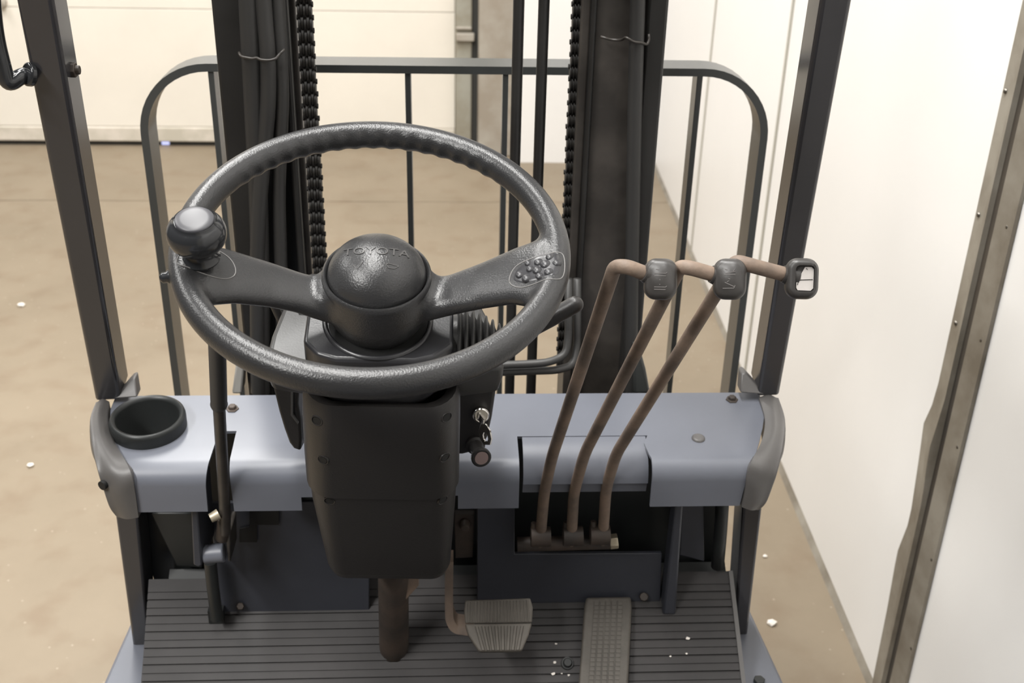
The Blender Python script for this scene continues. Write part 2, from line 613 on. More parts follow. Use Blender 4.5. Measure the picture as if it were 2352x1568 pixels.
# unseen battery hood, seat and guard bars, built to shade the footwell
bm = B()
box(bm, (-0.45, -0.85, 0.10), (0.45, 0.46, 0.86))
obj('battery_hood', bm, M['paint'], TR, bevel=0.03, seg=3)
bm = B()
box(bm, (-0.25, -0.10, 0.862), (0.25, 0.40, 0.98))
obj('seat', bm, M['grip'], TR, bevel=0.04, seg=4)
bm = B()
box(bm, (-0.45, 0.462, 0.10), (0.45, 1.095, 0.34))
obj('floor_plate', bm, M['mat'], TR, bevel=0.004)
bm = B()
for s_ in (-1, 1):
    box(bm, (s_ * 0.40 - 0.025, -0.75, 2.10), (s_ * 0.40 + 0.025, 1.06, 2.15))
for i in range(11):
    box(bm, (-0.374, -0.74 + 0.175 * i, 2.105), (0.374, -0.715 + 0.175 * i, 2.145))
obj('guard_roof', bm, M['pillar'], TR)

# --- dashboard: sheet metal, tilted to the driver
DO = Vector((0, 1.18, 0.8621))
DU = Vector((0, math.cos(0.1), math.sin(0.1)))      # towards the mast
DN = Vector((0, -math.sin(0.1), math.cos(0.1)))
FL = 0.80095                        # lower lip of the front flange
RA = 0.026
DEP = 0.15772                       # depth of the top


def dash_profile(slot=None):
    """profile points (y, z) from the rear lip to the lower lip; slot: only the part behind that depth"""
    pts = [DO + DU * DEP + Vector((0, 0.002, -0.035)), DO + DU * DEP]
    for t in (0.8, 0.62, 0.5, 0.40, 0.3):
        pts.append(DO + DU * (DEP * t))
    a0 = math.pi / 2 + 0.1
    c = DO + DU * RA * 0.9 - DN * RA
    for k in range(7):
        a = a0 + (math.pi - a0) * k / 6
        pts.append(Vector((0, c.y + RA * math.cos(a), c.z + RA * math.sin(a))))
    pts.append(Vector((0, c.y - RA, FL + 0.02)))
    pts.append(Vector((0, c.y - RA, FL)))
    return pts


def at_x(p, x):
    return Vector((x, p.y, p.z))


PR = dash_profile()
NP = len(PR)
# side edges follow the end trims (x as a function of the profile index)
LX = [-0.425, -0.425, -0.425, -0.418, -0.412, -0.406, -0.400] + [-0.390, -0.387, -0.384, -0.381, -0.379, -0.377, -0.375, -0.373, -0.371]
RX = [-x + 0.018 for x in LX]


def strip_between(bm, xl, xr, i0, i1):
    rows = [[at_x(PR[i], xl[i] if isinstance(xl, list) else xl), at_x(PR[i], xr[i] if isinstance(xr, list) else xr)] for i in range(i0, i1)]
    sheet(bm, rows)


bm = B()
xs1 = [-0.27662] * NP
xs2 = [-0.2539] * NP
for i in range(NP):
    t = max(0, (i - 5) / (NP - 6))
    xs1[i] = xs1[i] - 0.006 * t
    xs2[i] = xs2[i] + 0.004 * t
xc1, xc2 = -0.16587, 0.02917
xl1, xl2 = 0.10569, [0.27471] * 6 + [0.26811, 0.27133] + [0.27325] * (NP - 8)
SB = 5      # slots begin here on the profile
strip_between(bm, LX, xs1, 0, NP)
strip_between(bm, xs1, xs2, 0, SB)
strip_between(bm, xs2, xc1, 0, NP)
strip_between(bm, xc1, xc2, 0, NP - 1)
strip_between(bm, xc2, xl1, 0, NP)
strip_between(bm, xl1, xl2, 0, SB + 1)
strip_between(bm, xl2, RX, 0, NP)
bmesh.ops.remove_doubles(bm, verts=bm.verts[:], dist=0.0003)
dash = obj('dashboard', bm, M['paint'], TR, smooth=True, angle=60)
part(dash, 'blue grey painted sheet metal dashboard with a rounded front edge')
sm = dash.modifiers.new('thick', 'SOLIDIFY')
sm.thickness = 0.004
sm.offset = -1
cbm = B()
lathe(cbm, [(0, -0.05), (0.0425, -0.05), (0.0425, 0.05), (0, 0.05)], 48, axis_matrix((-0.36605, 1.26753, 0.87088), DN))
cutter = obj('cutter', cbm, M['black'])
bo_ = dash.modifiers.new('hole', 'BOOLEAN')
bo_.operation = 'DIFFERENCE'
bo_.solver = 'EXACT'
bo_.object = cutter
bake(dash)
dash.data.set_sharp_from_angle(angle=math.radians(40))
cd_ = cutter.data
bpy.data.objects.remove(cutter, do_unlink=True)
bpy.data.meshes.remove(cd_)

# plate behind the levers, curving down further back than the front edge
bm = B()
q = []
p5 = PR[SB]
c = p5 + DU * -0.004 - DN * 0.045
q.append(p5 + DU * 0.012 - DN * 0.001)
for k in range(9):
    a = math.pi / 2 + 0.1 + (math.pi / 2 - 0.12) * k / 8
    q.append(Vector((0, c.y + 0.045 * math.cos(a), c.z + 0.044 * math.sin(a))))
q.append(Vector((0, c.y - 0.042, FL + 0.03)))
q.append(Vector((0, c.y - 0.036, FL + 0.005)))
X0, X1 = 0.11205, 0.27191
sheet(bm, [[at_x(p, X0), at_x(p, X1)] for p in q])
lp = obj('lever_plate', bm, M['paint'], dash, smooth=True)
sm = lp.modifiers.new('thick', 'SOLIDIFY')
sm.thickness = 0.003
sm.offset = -1
bake(lp)
lp.data.set_sharp_from_angle(angle=math.radians(40))

# end trims
LT_in = [(-0.42859, 1.31826, 0.87999), (-0.42124, 1.28192, 0.87635), (-0.40018, 1.23173, 0.87131), (-0.37892, 1.19567, 0.86669), (-0.36835, 1.178, 0.85793), (-0.36676, 1.176, 0.83373), (-0.36729, 1.176, 0.79597)]
LT_out = [(-0.44631, 1.318, 0.87762), (-0.44151, 1.275, 0.87935), (-0.42689, 1.225, 0.87769), (-0.41239, 1.19, 0.85678), (-0.40727, 1.185, 0.83125), (-0.40345, 1.185, 0.80515), (-0.39856, 1.19, 0.78763)]
RT_in = [(0.43875, 1.31969, 0.88014), (0.4354, 1.27053, 0.8752), (0.42075, 1.22592, 0.87073), (0.39956, 1.18757, 0.86588), (0.39256, 1.178, 0.84942), (0.39224, 1.176, 0.82441), (0.39095, 1.176, 0.80168)]
RT_out = [(0.46618, 1.318, 0.8782), (0.46387, 1.275, 0.8723), (0.44968, 1.225, 0.86972), (0.43525, 1.19, 0.84885), (0.42963, 1.185, 0.82576), (0.42429, 1.185, 0.80096), (0.41756, 1.19, 0.7873)]
for ins, outs in ((LT_in, LT_out), (RT_in, RT_out)):
    bm = B()
    rings = []
    for i, (a, b) in enumerate(zip(ins, outs)):
        a = Vector(a)
        b = Vector(b)
        d = (b - a)
        nrm = (DN if i < 3 else (DN * 0.6 + Vector((0, -0.8, 0))).normalized() if i == 3 else Vector((0, -1, 0.15)).normalized())
        side = Vector((d.x, 0, 0)).normalized()
        m1 = a + d * 0.45 + nrm * 0.006
        m2 = a + d * 0.85 + nrm * 0.002
        u1 = b - nrm * 0.02 + side * 0.002
        u2 = b - nrm * 0.032 - side * 0.004
        u3 = a - nrm * 0.03
        rings.append([a, m1, m2, b, u1, u2, u3])
    def cr(tr, n):
        out = []
        for i in range(len(tr) - 1):
            p0, p1, p2, p3 = tr[max(0, i - 1)], tr[i], tr[i + 1], tr[min(len(tr) - 1, i + 2)]
            for k in range(n):
                t = k / n
                out.append(0.5 * ((2 * p1) + (-p0 + p2) * t + (2 * p0 - 5 * p1 + 4 * p2 - p3) * t * t + (-p0 + 3 * p1 - 3 * p2 + p3) * t ** 3))
        return out + [tr[-1]]
    tracks = [cr([r[j] for r in rings], 5) for j in range(7)]
    rings2 = []
    for i in range(len(tracks[0])):
        c7 = [tracks[j][i] for j in range(7)]
        rings2.append(cr(c7, 3))
    loft(bm, rings2)
    obj('end_trim', bm, M['greyplastic'], dash, smooth=True, angle=50)
bm = B()
p = Vector((-0.40539, 1.183, 0.84096))
cyl(bm, p + Vector((0.004, 0.006, 0)), p + Vector((-0.0015, -0.0035, 0)), 0.006, 0.006, 14)
obj('trim_screw', bm, M['black'], dash, smooth=True, angle=40)

# cup holder
bm = B()
cm = axis_matrix((-0.36605, 1.26753, 0.87088), DN)
lathe(bm, [(0.0465, -0.012), (0.0475, 0.014), (0.0465, 0.018), (0.0438, 0.0195), (0.0405, 0.018), (0.039, 0.014), (0.036, -0.055), (0.033, -0.060), (0.0, -0.060)], 56, cm)
cup = obj('cup_holder', bm, M['frame'], dash, smooth=True, angle=50)
part(cup, 'round black cup holder sunk into the dashboard')
bm = B()
lathe(bm, [(0, 0.0), (0.022, 0.0), (0.024, 0.001), (0.026, 0.0), (0.026, -0.002), (0, -0.002)], 36, cm @ Matrix.Translation((0, 0, -0.056)))
obj('cup_floor', bm, M['steel'], cup, smooth=True)

for px in ((-0.26666, 1.30601, 0.87474), (0.4021, 1.31994, 0.87614)):
    bm = B()
    lathe(bm, [(0, 0.006), (0.0045, 0.006), (0.0055, 0.005), (0.0056, 0.0015), (0.0085, 0.0015), (0.0088, 0), (0, 0)], 6, axis_matrix(px, DN))
    obj('dash_bolt', bm, M['rustdark'], dash, bevel=0.0005)
bm = B()
lathe(bm, [(0, 0.003), (0.006, 0.003), (0.0082, 0.002), (0.0088, 0), (0, 0)], 24, axis_matrix((0.34009, 1.2352, 0.86764), DN))
obj('rubber_plug', bm, M['greyplastic'], dash, smooth=True, angle=50)

# gussets at the pillar feet
for pts in ([(-0.42077, 1.315, 0.88578), (-0.39011, 1.315, 0.88822), (-0.39508, 1.33, 0.90868), (-0.40049, 1.33, 0.90609)], [(0.44513, 1.315, 0.88686), (0.41078, 1.315, 0.88978), (0.41361, 1.33, 0.91104), (0.41883, 1.33, 0.91236)]):
    bm = B()
    prism(bm, pts, (0, 0.02, 0))
    obj('pillar_gusset', bm, M['greyplastic'], TR, bevel=0.002)

# --- overhead guard pillars
PYB, PYT = 1.318, 1.185
for foot, top in ((([(-0.44659, 1.318, 0.87961), (-0.41248, 1.318, 0.88202)]), ([(-0.41177, 1.185, 1.41896), (-0.37553, 1.185, 1.41944)])), (([(0.43582, 1.318, 0.88113), (0.46625, 1.318, 0.88229)]), ([(0.4033, 1.185, 1.4296), (0.43618, 1.185, 1.43003)]))):
    a, b = [Vector(p) for p in foot]
    c, d = [Vector(p) for p in top]
    ext = 2.25
    c2 = a + (c - a) * ext
    d2 = b + (d - b) * ext
    inner = 1 if a.x < 0 else -1
    e = Vector((0, 0.046, 0.012))
    bm = B()
    hexa(bm, [a, b, b + e, a + e], [c2, d2, d2 + e * 1.02, c2 + e * 1.02])
    o = obj('guard_pillar', bm, M['pillar'], TR, bevel=0.005, seg=3)
    part(o, 'slanted dark pillar of the overhead guard')
# clamp band and bolt on the left pillar
tl = 0.80
bm = B()
pp = Vector((-0.37719, 1.215, 1.33888))
cyl(bm, pp + Vector((-0.020, 0.014, 0)), pp + Vector((0.000, 0.014, 0)), 0.0085, 0.0085, 6)
cyl(bm, pp + Vector((-0.002, 0.014, 0)), pp + Vector((0.004, 0.014, 0)), 0.005, 0.005, 10)
obj('pillar_bolt', bm, M['rustdark'], TR, bevel=0.0008)
# grab handle left of the left pillar
bm = B()
tube(bm, roundpath([(-0.4296, 1.19, 1.48389), (-0.44033, 1.19, 1.3833), (-0.43643, 1.19, 1.33177), (-0.42326, 1.2, 1.34028), (-0.42203, 1.235, 1.32887)], 0.022, 8), 0.0085, 16)
part(obj('grab_handle', bm, M['gloss'], TR, smooth=True, angle=60), 'glossy black bent grab handle')
bm = B()
cyl(bm, (-0.41956, 1.2, 1.34122), (-0.41441, 1.205, 1.33914), 0.0125, 0.0125, 20)
obj('handle_collar', bm, M['gloss'], TR, bevel=0.002)

# --- mast
MZ0, MZ1 = 0.12, 2.30


def upright(name, x0, x1, y0, y1, m, bev=0.004, parent=TR, lab=None):
    bm = B()
    box(bm, (x0, y0, MZ0), (x1, y1, MZ1))
    o = obj(name, bm, m, parent, bevel=bev)
    if lab:
        part(o, lab)
    return o


mastL = upright('mast_rail', -0.26707, -0.23106, 1.42, 1.54, M['mast'])
upright('mast_web', -0.24367, -0.18381, 1.46, 1.475, M['mast'], 0.001)
upright('inner_rail', -0.18669, -0.17744, 1.43, 1.53, M['mast'], 0.003)
upright('inner_web', -0.18241, -0.17027, 1.45, 1.53, M['mastgrease'], 0.003)
upright('mast_rail', 0.26397, 0.29018, 1.42, 1.54, M['mast'])
upright('mast_web', 0.19863, 0.26853, 1.44, 1.455, M['mastgrease'], 0.001)
upright('inner_rail', 0.19739, 0.20353, 1.43, 1.53, M['mast'], 0.003)
upright('inner_web', 0.18515, 0.19817, 1.45, 1.53, M['mastgrease'], 0.003)

# hoses on the left and the right rail, gathered by wire ties


def hose(pts, r, m=None):
    bm = B()
    tube(bm, roundpath(pts, 0.08, 8), r, 18)
    return obj('hydraulic_hose', bm, m or M['hose'], TR, smooth=True, angle=60)


hose([(-0.21269, 1.405, 1.52607), (-0.21923, 1.405, 1.38149), (-0.2211, 1.405, 1.3142), (-0.22517, 1.41, 1.22), (-0.22899, 1.415, 1.12533), (-0.23544, 1.415, 1.01373), (-0.24786, 1.415, 0.83845)], 0.0125)
hose([(-0.19721, 1.4, 1.52674), (-0.20093, 1.4, 1.38263), (-0.19999, 1.398, 1.31603), (-0.20378, 1.4, 1.26185), (-0.21366, 1.405, 1.20462), (-0.2251, 1.405, 1.13491), (-0.23624, 1.405, 1.04342), (-0.25082, 1.405, 0.84415)], 0.0098)
hose([(-0.18102, 1.41, 1.52625), (-0.18646, 1.41, 1.38101), (-0.18623, 1.408, 1.31388), (-0.18869, 1.41, 1.25929), (-0.19553, 1.415, 1.20166), (-0.20348, 1.42, 1.12962), (-0.20713, 1.42, 1.03708), (-0.21691, 1.42, 0.83542)], 0.0088)
hose([(0.24358, 1.415, 1.5336), (0.25028, 1.415, 1.38579), (0.25262, 1.412, 1.31763), (0.25772, 1.415, 1.22205), (0.26866, 1.42, 1.03753), (0.28063, 1.42, 0.83234)], 0.0095)
for pts in ([(-0.23467, 1.398, 1.32039), (-0.23154, 1.39, 1.31754), (-0.21736, 1.388, 1.31553), (-0.21203, 1.388, 1.31716), (-0.20809, 1.385, 1.31528), (-0.1971, 1.384, 1.31458), (-0.18892, 1.386, 1.3163), (-0.18636, 1.392, 1.31965), (-0.17901, 1.395, 1.32586)],
            [(0.20814, 1.425, 1.33903), (0.2226, 1.425, 1.33489), (0.23444, 1.42, 1.33611), (0.23655, 1.4, 1.34414), (0.24614, 1.4, 1.33791), (0.25676, 1.402, 1.33706), (0.26484, 1.41, 1.33273), (0.26763, 1.413, 1.33799), (0.26686, 1.415, 1.34503)]):
    bm = B()
    tube(bm, roundpath(pts, 0.006, 3), 0.0017, 8)
    part(obj('wire_tie', bm, M['mastgrease'], TR, smooth=True), 'thin wire tie around the hoses')

# lift chains: links of one mesh


def chain(xa, xb, y, ztop, zbot, pitch, name='lift_chain'):
    root = None
    bm = B()
    box(bm, (xa + (xb - xa) * 0.3, y + 0.004, zbot), (xa + (xb - xa) * 0.7, y + 0.010, ztop))
    root = obj(name, bm, M['chain'], TR)
    n = int((ztop - zbot) / pitch)
    wdt = (xb - xa)
    bm = B()
    for k in range(5):
        x0 = -wdt / 2 + wdt * k / 5 + 0.0004
        x1 = -wdt / 2 + wdt * (k + 1) / 5 - 0.0004
        off = pitch * 0.12 if k % 2 else -pitch * 0.02
        pr = [(0.008 * math.cos(a), pitch * 0.58 * math.sin(a) + off) for a in [math.pi * 2 * j / 10 for j in range(10)]]
        hexa(bm, [(x0, yy, zz) for yy, zz in pr], [(x1, yy, zz) for yy, zz in pr])
    cyl(bm, (-wdt / 2 - 0.0015, 0, pitch * 0.5), (wdt / 2 + 0.0015, 0, pitch * 0.5), 0.0035, 0.0035, 8)
    link = obj('chain_link', bm, M['chain'], root, smooth=True, angle=40)
    for i in range(n):
        l = link if i == 0 else link.copy()
        if i:
            COL.objects.link(l)
            l.parent = root
        l.location = ((xa + xb) / 2 + random.uniform(-0.0006, 0.0006), y, zbot + pitch * (i + 0.5))
        l.rotation_euler = (random.uniform(-0.05, 0.05), 0, 0)
    return root


part(chain(-0.16591, -0.14799, 1.432, 1.50, 0.93, 0.0158), 'oily black leaf chain')
part(chain(0.17551, 0.18572, 1.462, 1.50, 0.85, 0.0158), 'oily black leaf chain')

# two lift hoses in the middle of the mast
for x in (0.10793, 0.13991):
    bm = B()
    cyl(bm, (x, 1.47, 0.3), (x, 1.47, 2.3), 0.0073, 0.0073, 16)
    part(obj('lift_pipe', bm, M['mast'], TR, smooth=True, angle=60), 'slim black vertical pipe in the middle of the mast')
# bent pipes from the valve to the right rail
for pts in ([(0.03, 1.39, 0.5)] + [(0.04746, 1.38, 0.89246), (0.08954, 1.38, 0.8991), (0.1257, 1.38, 0.9003), (0.15703, 1.38, 0.90289), (0.18068, 1.39, 0.90911), (0.18413, 1.4, 0.93457), (0.18142, 1.41, 1.01596)],
            [(0.045, 1.395, 0.5)] + [(0.04761, 1.385, 0.88011), (0.08998, 1.385, 0.88541), (0.12639, 1.385, 0.88661), (0.16896, 1.385, 0.88778), (0.193, 1.395, 0.89057), (0.1982, 1.41, 0.9158), (0.19458, 1.42, 1.01154)]):
    bm = B()
    tube(bm, roundpath(pts, 0.02, 6), 0.0056, 14)
    obj('bent_pipe', bm, M['hose'], TR, smooth=True)
# lower mast pieces behind the dashboard
bm = B()
prism(bm, [(0.29731, 1.4, 0.84001), (0.30612, 1.4, 0.83995), (0.29685, 1.4, 0.87901), (0.28558, 1.4, 0.91377), (0.27587, 1.4, 0.92066), (0.28161, 1.4, 0.84011)], (0, 0.05, 0))
obj('tilt_bracket', bm, M['fence'], TR, bevel=0.004)
bm = B()
prism(bm, [(-0.28636, 1.4, 0.8437), (-0.27188, 1.4, 0.84361), (-0.268, 1.41, 0.87983), (-0.27803, 1.41, 0.88884)], (0, 0.03, 0))
part(obj('light_bracket', bm, M['greycover'], TR, bevel=0.003), 'pale grey bracket beside the left rail')

# --- load backrest
FY = 1.64
FD = 0.052
bo = [(-0.44028, 1.64, 0.70783), (-0.43514, 1.64, 1.15025)]
path_out = []
xl, xr = -0.4315, 0.49872
zt = 1.24902
R = 0.105
pts = [(xl, 0.35), (xl, zt - R)]
for k in range(1, 13):
    a = math.pi - math.pi / 2 * k / 12
    pts.append((xl + R + R * math.cos(a), zt - R + R * math.sin(a)))
pts.append((xr - R, zt))
for k in range(1, 13):
    a = math.pi / 2 - math.pi / 2 * k / 12
    pts.append((xr - R + R * math.cos(a), zt - R + R * math.sin(a)))
pts.append((xr, 0.35))
TH = 0.0115
rings = []
n = len(pts)
for i in range(n):
    a = Vector(pts[max(0, i - 1)])
    b = Vector(pts[min(n - 1, i + 1)])
    t = (b - a).normalized()
    nn = Vector((t.y, -t.x))
    p = Vector(pts[i])
    q = p + nn * TH
    rings.append([(p.x, FY, p.y), (q.x, FY, q.y), (q.x, FY + FD, q.y), (p.x, FY + FD, p.y)])
bm = B()
loft(bm, rings)
fence = obj('load_backrest', bm, M['fence'], TR, smooth=True, angle=35)
part(fence, 'grey flat bar frame with rounded upper corners')
for x in (-0.32189, -0.04031, 0.10168, 0.38742):
    bm = B()
    box(bm, (x - 0.0042, FY + 0.002, 0.35), (x + 0.0042, FY + 0.036, zt - 0.010))
    obj('backrest_bar', bm, M['fence'], fence, bevel=0.001)
bm = B()
box(bm, (xl, FY, 0.30), (xr, FY + FD, 0.36))
obj('backrest_foot', bm, M['fence'], fence)

# ------------------------------------------------------------ steering wheel
U_ = Vector((0.99947, -2e-05, -0.03263))
V_ = Vector((0.01078, 0.94405, 0.32964))
N_ = Vector((0.0308, -0.32982, 0.94354))
C_ = Vector((-0.05, 0.966, 1.246))
WM = Matrix((U_, V_, N_)).transposed().to_4x4()
WM.translation = C_

bm = B()
RR = 0.1685
SEG, RS = 220, 18
ringv = []
for i in range(SEG):
    th = 2 * math.pi * i / SEG
    deg = math.degrees(th)
    mask = max(0, min(1, (deg - 40) / 12)) * max(0, min(1, (150 - deg) / 12))
    row = []
    for k in range(RS):
        ph = 2 * math.pi * k / RS
        r = 0.0135
        face = max(0.0, math.cos(ph - math.pi - 0.5))       # inner, lower side
        r += mask * face * 0.0021 * math.cos(th * 58)
        rad = RR + r * 0.96 * math.cos(ph)
        row.append(bm.verts.new((rad * math.cos(th), rad * math.sin(th), r * 1.04 * math.sin(ph))))
    ringv.append(row)
for i in range(SEG):
    a, b = ringv[i], ringv[(i + 1) % SEG]
    for k in range(RS):
        bm.faces.new((a[k], b[k], b[(k + 1) % RS], a[(k + 1) % RS]))


def spoke(bm, secs):
    rings = []
    for i, (u, v, w_, hv, hw) in enumerate(secs):
        c = Vector((u, v, w_))
        a = Vector(secs[max(0, i - 1)][:3])
        b = Vector(secs[min(len(secs) - 1, i + 1)][:3])
        t = (b - a).normalized()
        vy = Vector((0, 1, 0))
        vy = (vy - t * vy.dot(t)).normalized()
        nw = t.cross(vy)
        ring = []
        for k in range(24):
            an = 2 * math.pi * k / 24
            ca, sa = math.cos(an), math.sin(an)
            f = 0.8
            ring.append(c + vy * (hv * math.copysign(abs(ca) ** f, ca)) + nw * (hw * math.copysign(abs(sa) ** f, sa)))
        rings.append(ring)
    loft(bm, rings)


spoke(bm, [(-0.015, -0.012, -0.066, 0.026, 0.016), (-0.045, -0.015, -0.058, 0.0225, 0.0135), (-0.070, -0.017, -0.046, 0.0225, 0.0115), (-0.095, -0.021, -0.033, 0.0255, 0.0105), (-0.125, -0.032, -0.014, 0.030, 0.0105), (-0.148, -0.041, -0.003, 0.036, 0.0115), (-0.158, -0.046, -0.001, 0.040, 0.012)])
spoke(bm, [(0.015, -0.010, -0.066, 0.026, 0.016), (0.048, -0.012, -0.058, 0.0225, 0.0135), (0.074, -0.014, -0.046, 0.0235, 0.0115), (0.100, -0.016, -0.032, 0.0275, 0.0105), (0.130, -0.021, -0.013, 0.034, 0.0105), (0.150, -0.026, -0.003, 0.042, 0.0115), (0.160, -0.029, -0.001, 0.046, 0.012)])
hubm = Matrix.Translation((0.003, -0.003, 0))
lathe(bm, [(0, -0.043), (0.040, -0.043), (0.0455, -0.038), (0.0475, -0.0335), (0.0495, -0.033), (0.0515, -0.037), (0.0520, -0.052), (0.0505, -0.068), (0.047, -0.080), (0.041, -0.092), (0.034, -0.104), (0, -0.104)], 60, hubm)
wheel = obj('steering_wheel', bm, M['wheel'], None, smooth=True)


def add_remesh(o, vs):
    r_ = o.modifiers.new('remesh', 'REMESH')
    r_.mode = 'VOXEL'
    r_.voxel_size = vs
    r_.adaptivity = 0


def add_smooth(o, it):
    s_ = o.modifiers.new('smooth', 'SMOOTH')
    s_.factor = 0.5
    s_.iterations = it


def add_displace(o, d):
    d_ = o.modifiers.new('offset', 'DISPLACE')
    d_.direction = 'NORMAL'
    d_.mid_level = 0.0
    d_.strength = d


# grow and shrink again: rounds the inner corners where the spokes meet rim and hub
add_remesh(wheel, 0.0018)
add_smooth(wheel, 5)
add_displace(wheel, 0.009)
add_remesh(wheel, 0.0018)
add_smooth(wheel, 8)
add_displace(wheel, -0.009)
add_remesh(wheel, 0.0016)
add_smooth(wheel, 8)
bake(wheel)
wheel.parent = TR
wheel.matrix_world = WM
part(wheel, 'black two-spoke steering wheel with finger grooves')

# domed hub cap with lettering
DR, DH, DZ = 0.0460, 0.0350, -0.036


def dome_pt(x, y, lift=0.0):
    rr = min(0.9999, math.hypot(x, y) / DR)
    z = DH * math.sqrt(1 - rr * rr)
    p = Vector((x, y, z))
    nrm = Vector((x / DR ** 2, y / DR ** 2, z / DH ** 2)).normalized()
    return p + nrm * lift + Vector((0.003, -0.003, DZ))


bm = B()
prof = [(DR * math.cos(a), DH * math.sin(a)) for a in [math.pi / 2 * k / 22 for k in range(23)]]
prof[-1] = (0, DH)
lathe(bm, [(DR * 0.985, -0.006)] + prof, 72, Matrix.Translation((0.003, -0.003, DZ)))
cb_ = B()
lathe(cb_, [(0.0450, -0.040), (0.0468, -0.0340), (0.0478, -0.0316), (0.0491, -0.0309), (0.0507, -0.0325), (0.0516, -0.037), (0.0508, -0.046)], 72, hubm)
obj('hub_collar', cb_, M['wheel'], wheel, smooth=True, angle=60)
cap = obj('hub_cap', bm, M['wheel'], wheel, smooth=True, angle=60)
part(cap, 'domed hub cap with raised lettering')


def text_mesh(s, size, ext=0.0):
    cu = bpy.data.curves.new('t', 'FONT')
    cu.body = s
    cu.size = size
    cu.align_x = 'CENTER'
    cu.align_y = 'CENTER'
    cu.resolution_u = 3
    o = bpy.data.objects.new('t', cu)
    COL.objects.link(o)
    dg = bpy.context.evaluated_depsgraph_get()
    dg.update()
    me = bpy.data.meshes.new_from_object(o.evaluated_get(dg))
    bpy.data.objects.remove(o, do_unlink=True)
    bm = B()
    bm.from_mesh(me)
    bpy.data.meshes.remove(me)
    return bm


M['letter'] = mat('raised_lettering', (0.062, 0.060, 0.059), 0.38)
bm = text_mesh('TOYOTA', 0.0145)
xs = [v.co.x for v in bm.verts]
wd = max(xs) - min(xs)
bmesh.ops.triangulate(bm, faces=bm.faces[:])
for _ in range(2):
    bmesh.ops.subdivide_edges(bm, edges=[e for e in bm.edges if e.calc_length() > 0.003], cuts=1, use_grid_fill=False)
    bmesh.ops.triangulate(bm, faces=bm.faces[:])
TW, TY = 0.060, -0.004
geo = bmesh.ops.extrude_face_region(bm, geom=bm.faces[:])
top = set(v for v in geo['geom'] if isinstance(v, bmesh.types.BMVert))
for v in bm.verts:
    x = v.co.x / wd * TW
    y = TY + v.co.y * 0.86 + 5.5 * x * x
    v.co = dome_pt(x, y, 0.00065 if v in top else -0.0005)
obj('lettering', bm, M['letter'], cap)


def on_dome(bm, pts, wdt=0.0007):
    P3 = [(x, y) for x, y in pts]
    for (x0, y0), (x1, y1) in zip(P3, P3[1:]):
        dx, dy = x1 - x0, y1 - y0
        L = math.hypot(dx, dy) or 1
        nx, ny = -dy / L * wdt / 2, dx / L * wdt / 2
        q = [(x0 + nx, y0 + ny), (x1 + nx, y1 + ny), (x1 - nx, y1 - ny), (x0 - nx, y0 - ny)]
        hexa(bm, [dome_pt(x, y, -0.0004) for x, y in q], [dome_pt(x, y, 0.0006) for x, y in q])


bm = B()
ty = TY - 0.0135
on_dome(bm, [(-0.020, ty + 0.001), (-0.016, ty - 0.004), (-0.011, ty + 0.002)])
on_dome(bm, [(0.004, ty + 0.003), (0.006, ty - 0.004)])
on_dome(bm, [(0.0095, ty), (0.012, ty - 0.003), (0.017, ty - 0.0025), (0.021, ty + 0.001), (0.012, ty + 0.0012), (0.0095, ty)])
obj('cap_mark', bm, M['letter'], cap)

# spinner knob on the left spoke
bm = B()
km = Matrix.Translation((-0.1475, -0.036, 0.010))
prof = [(0, 0), (0.0165, 0), (0.0170, 0.002), (0.0135, 0.006), (0.0125, 0.012)]
for k in range(0, 15):
    a = math.radians(-58 + (58 + 50) * k / 14)
    prof.append((0.0255 * math.cos(a) ** 0.8, 0.029 + 0.0185 * math.sin(a)))
prof += [(0.0178, 0.0440), (0.0174, 0.0444), (0.0170, 0.0436), (0, 0.0436)]
lathe(bm, prof, 56, km)
kn = obj('spinner_knob', bm, M['gloss'], wheel, smooth=True, angle=50)
part(kn, 'glossy black spinner knob')
bm = B()
lathe(bm, [(0.0166, 0.0430), (0.0166, 0.0446), (0.0155, 0.0457), (0.011, 0.0464), (0, 0.0467)], 48, km)
part(obj('knob_cap', bm, M['knobcap'], kn, smooth=True, angle=60), 'satin grey disc on top of the knob')
# plate line around the knob foot and the pad of dimples on the right spoke


def flat_outline(bm, pts, z, r=0.0007, close=True):
    P = pts + [pts[0]] if close else pts
    tube(bm, [Vector((x, y, zz)) for (x, y), zz in zip(P, z if isinstance(z, list) else [z] * len(P))], r, 6)


def smooth_loop(ctrl, n=8):
    out = []
    m = len(ctrl)
    for i in range(m):
        p0, p1, p2, p3 = [Vector(ctrl[(i + j - 1) % m]) for j in range(4)]
        for k in range(n):
            t = k / n
            out.append(tuple(0.5 * ((2 * p1) + (-p0 + p2) * t + (2 * p0 - 5 * p1 + 4 * p2 - p3) * t * t + (-p0 + 3 * p1 - 3 * p2 + p3) * t ** 3)))
    return out


wme = wheel.data
from mathutils.bvhtree import BVHTree
bvh = BVHTree.FromPolygons([v.co[:] for v in wme.vertices], [p.vertices[:] for p in wme.polygons])


def top_of(x, y):
    h = bvh.ray_cast(Vector((x, y, 0.05)), Vector((0, 0, -1)))
    return h[0].z if h[0] else 0.0


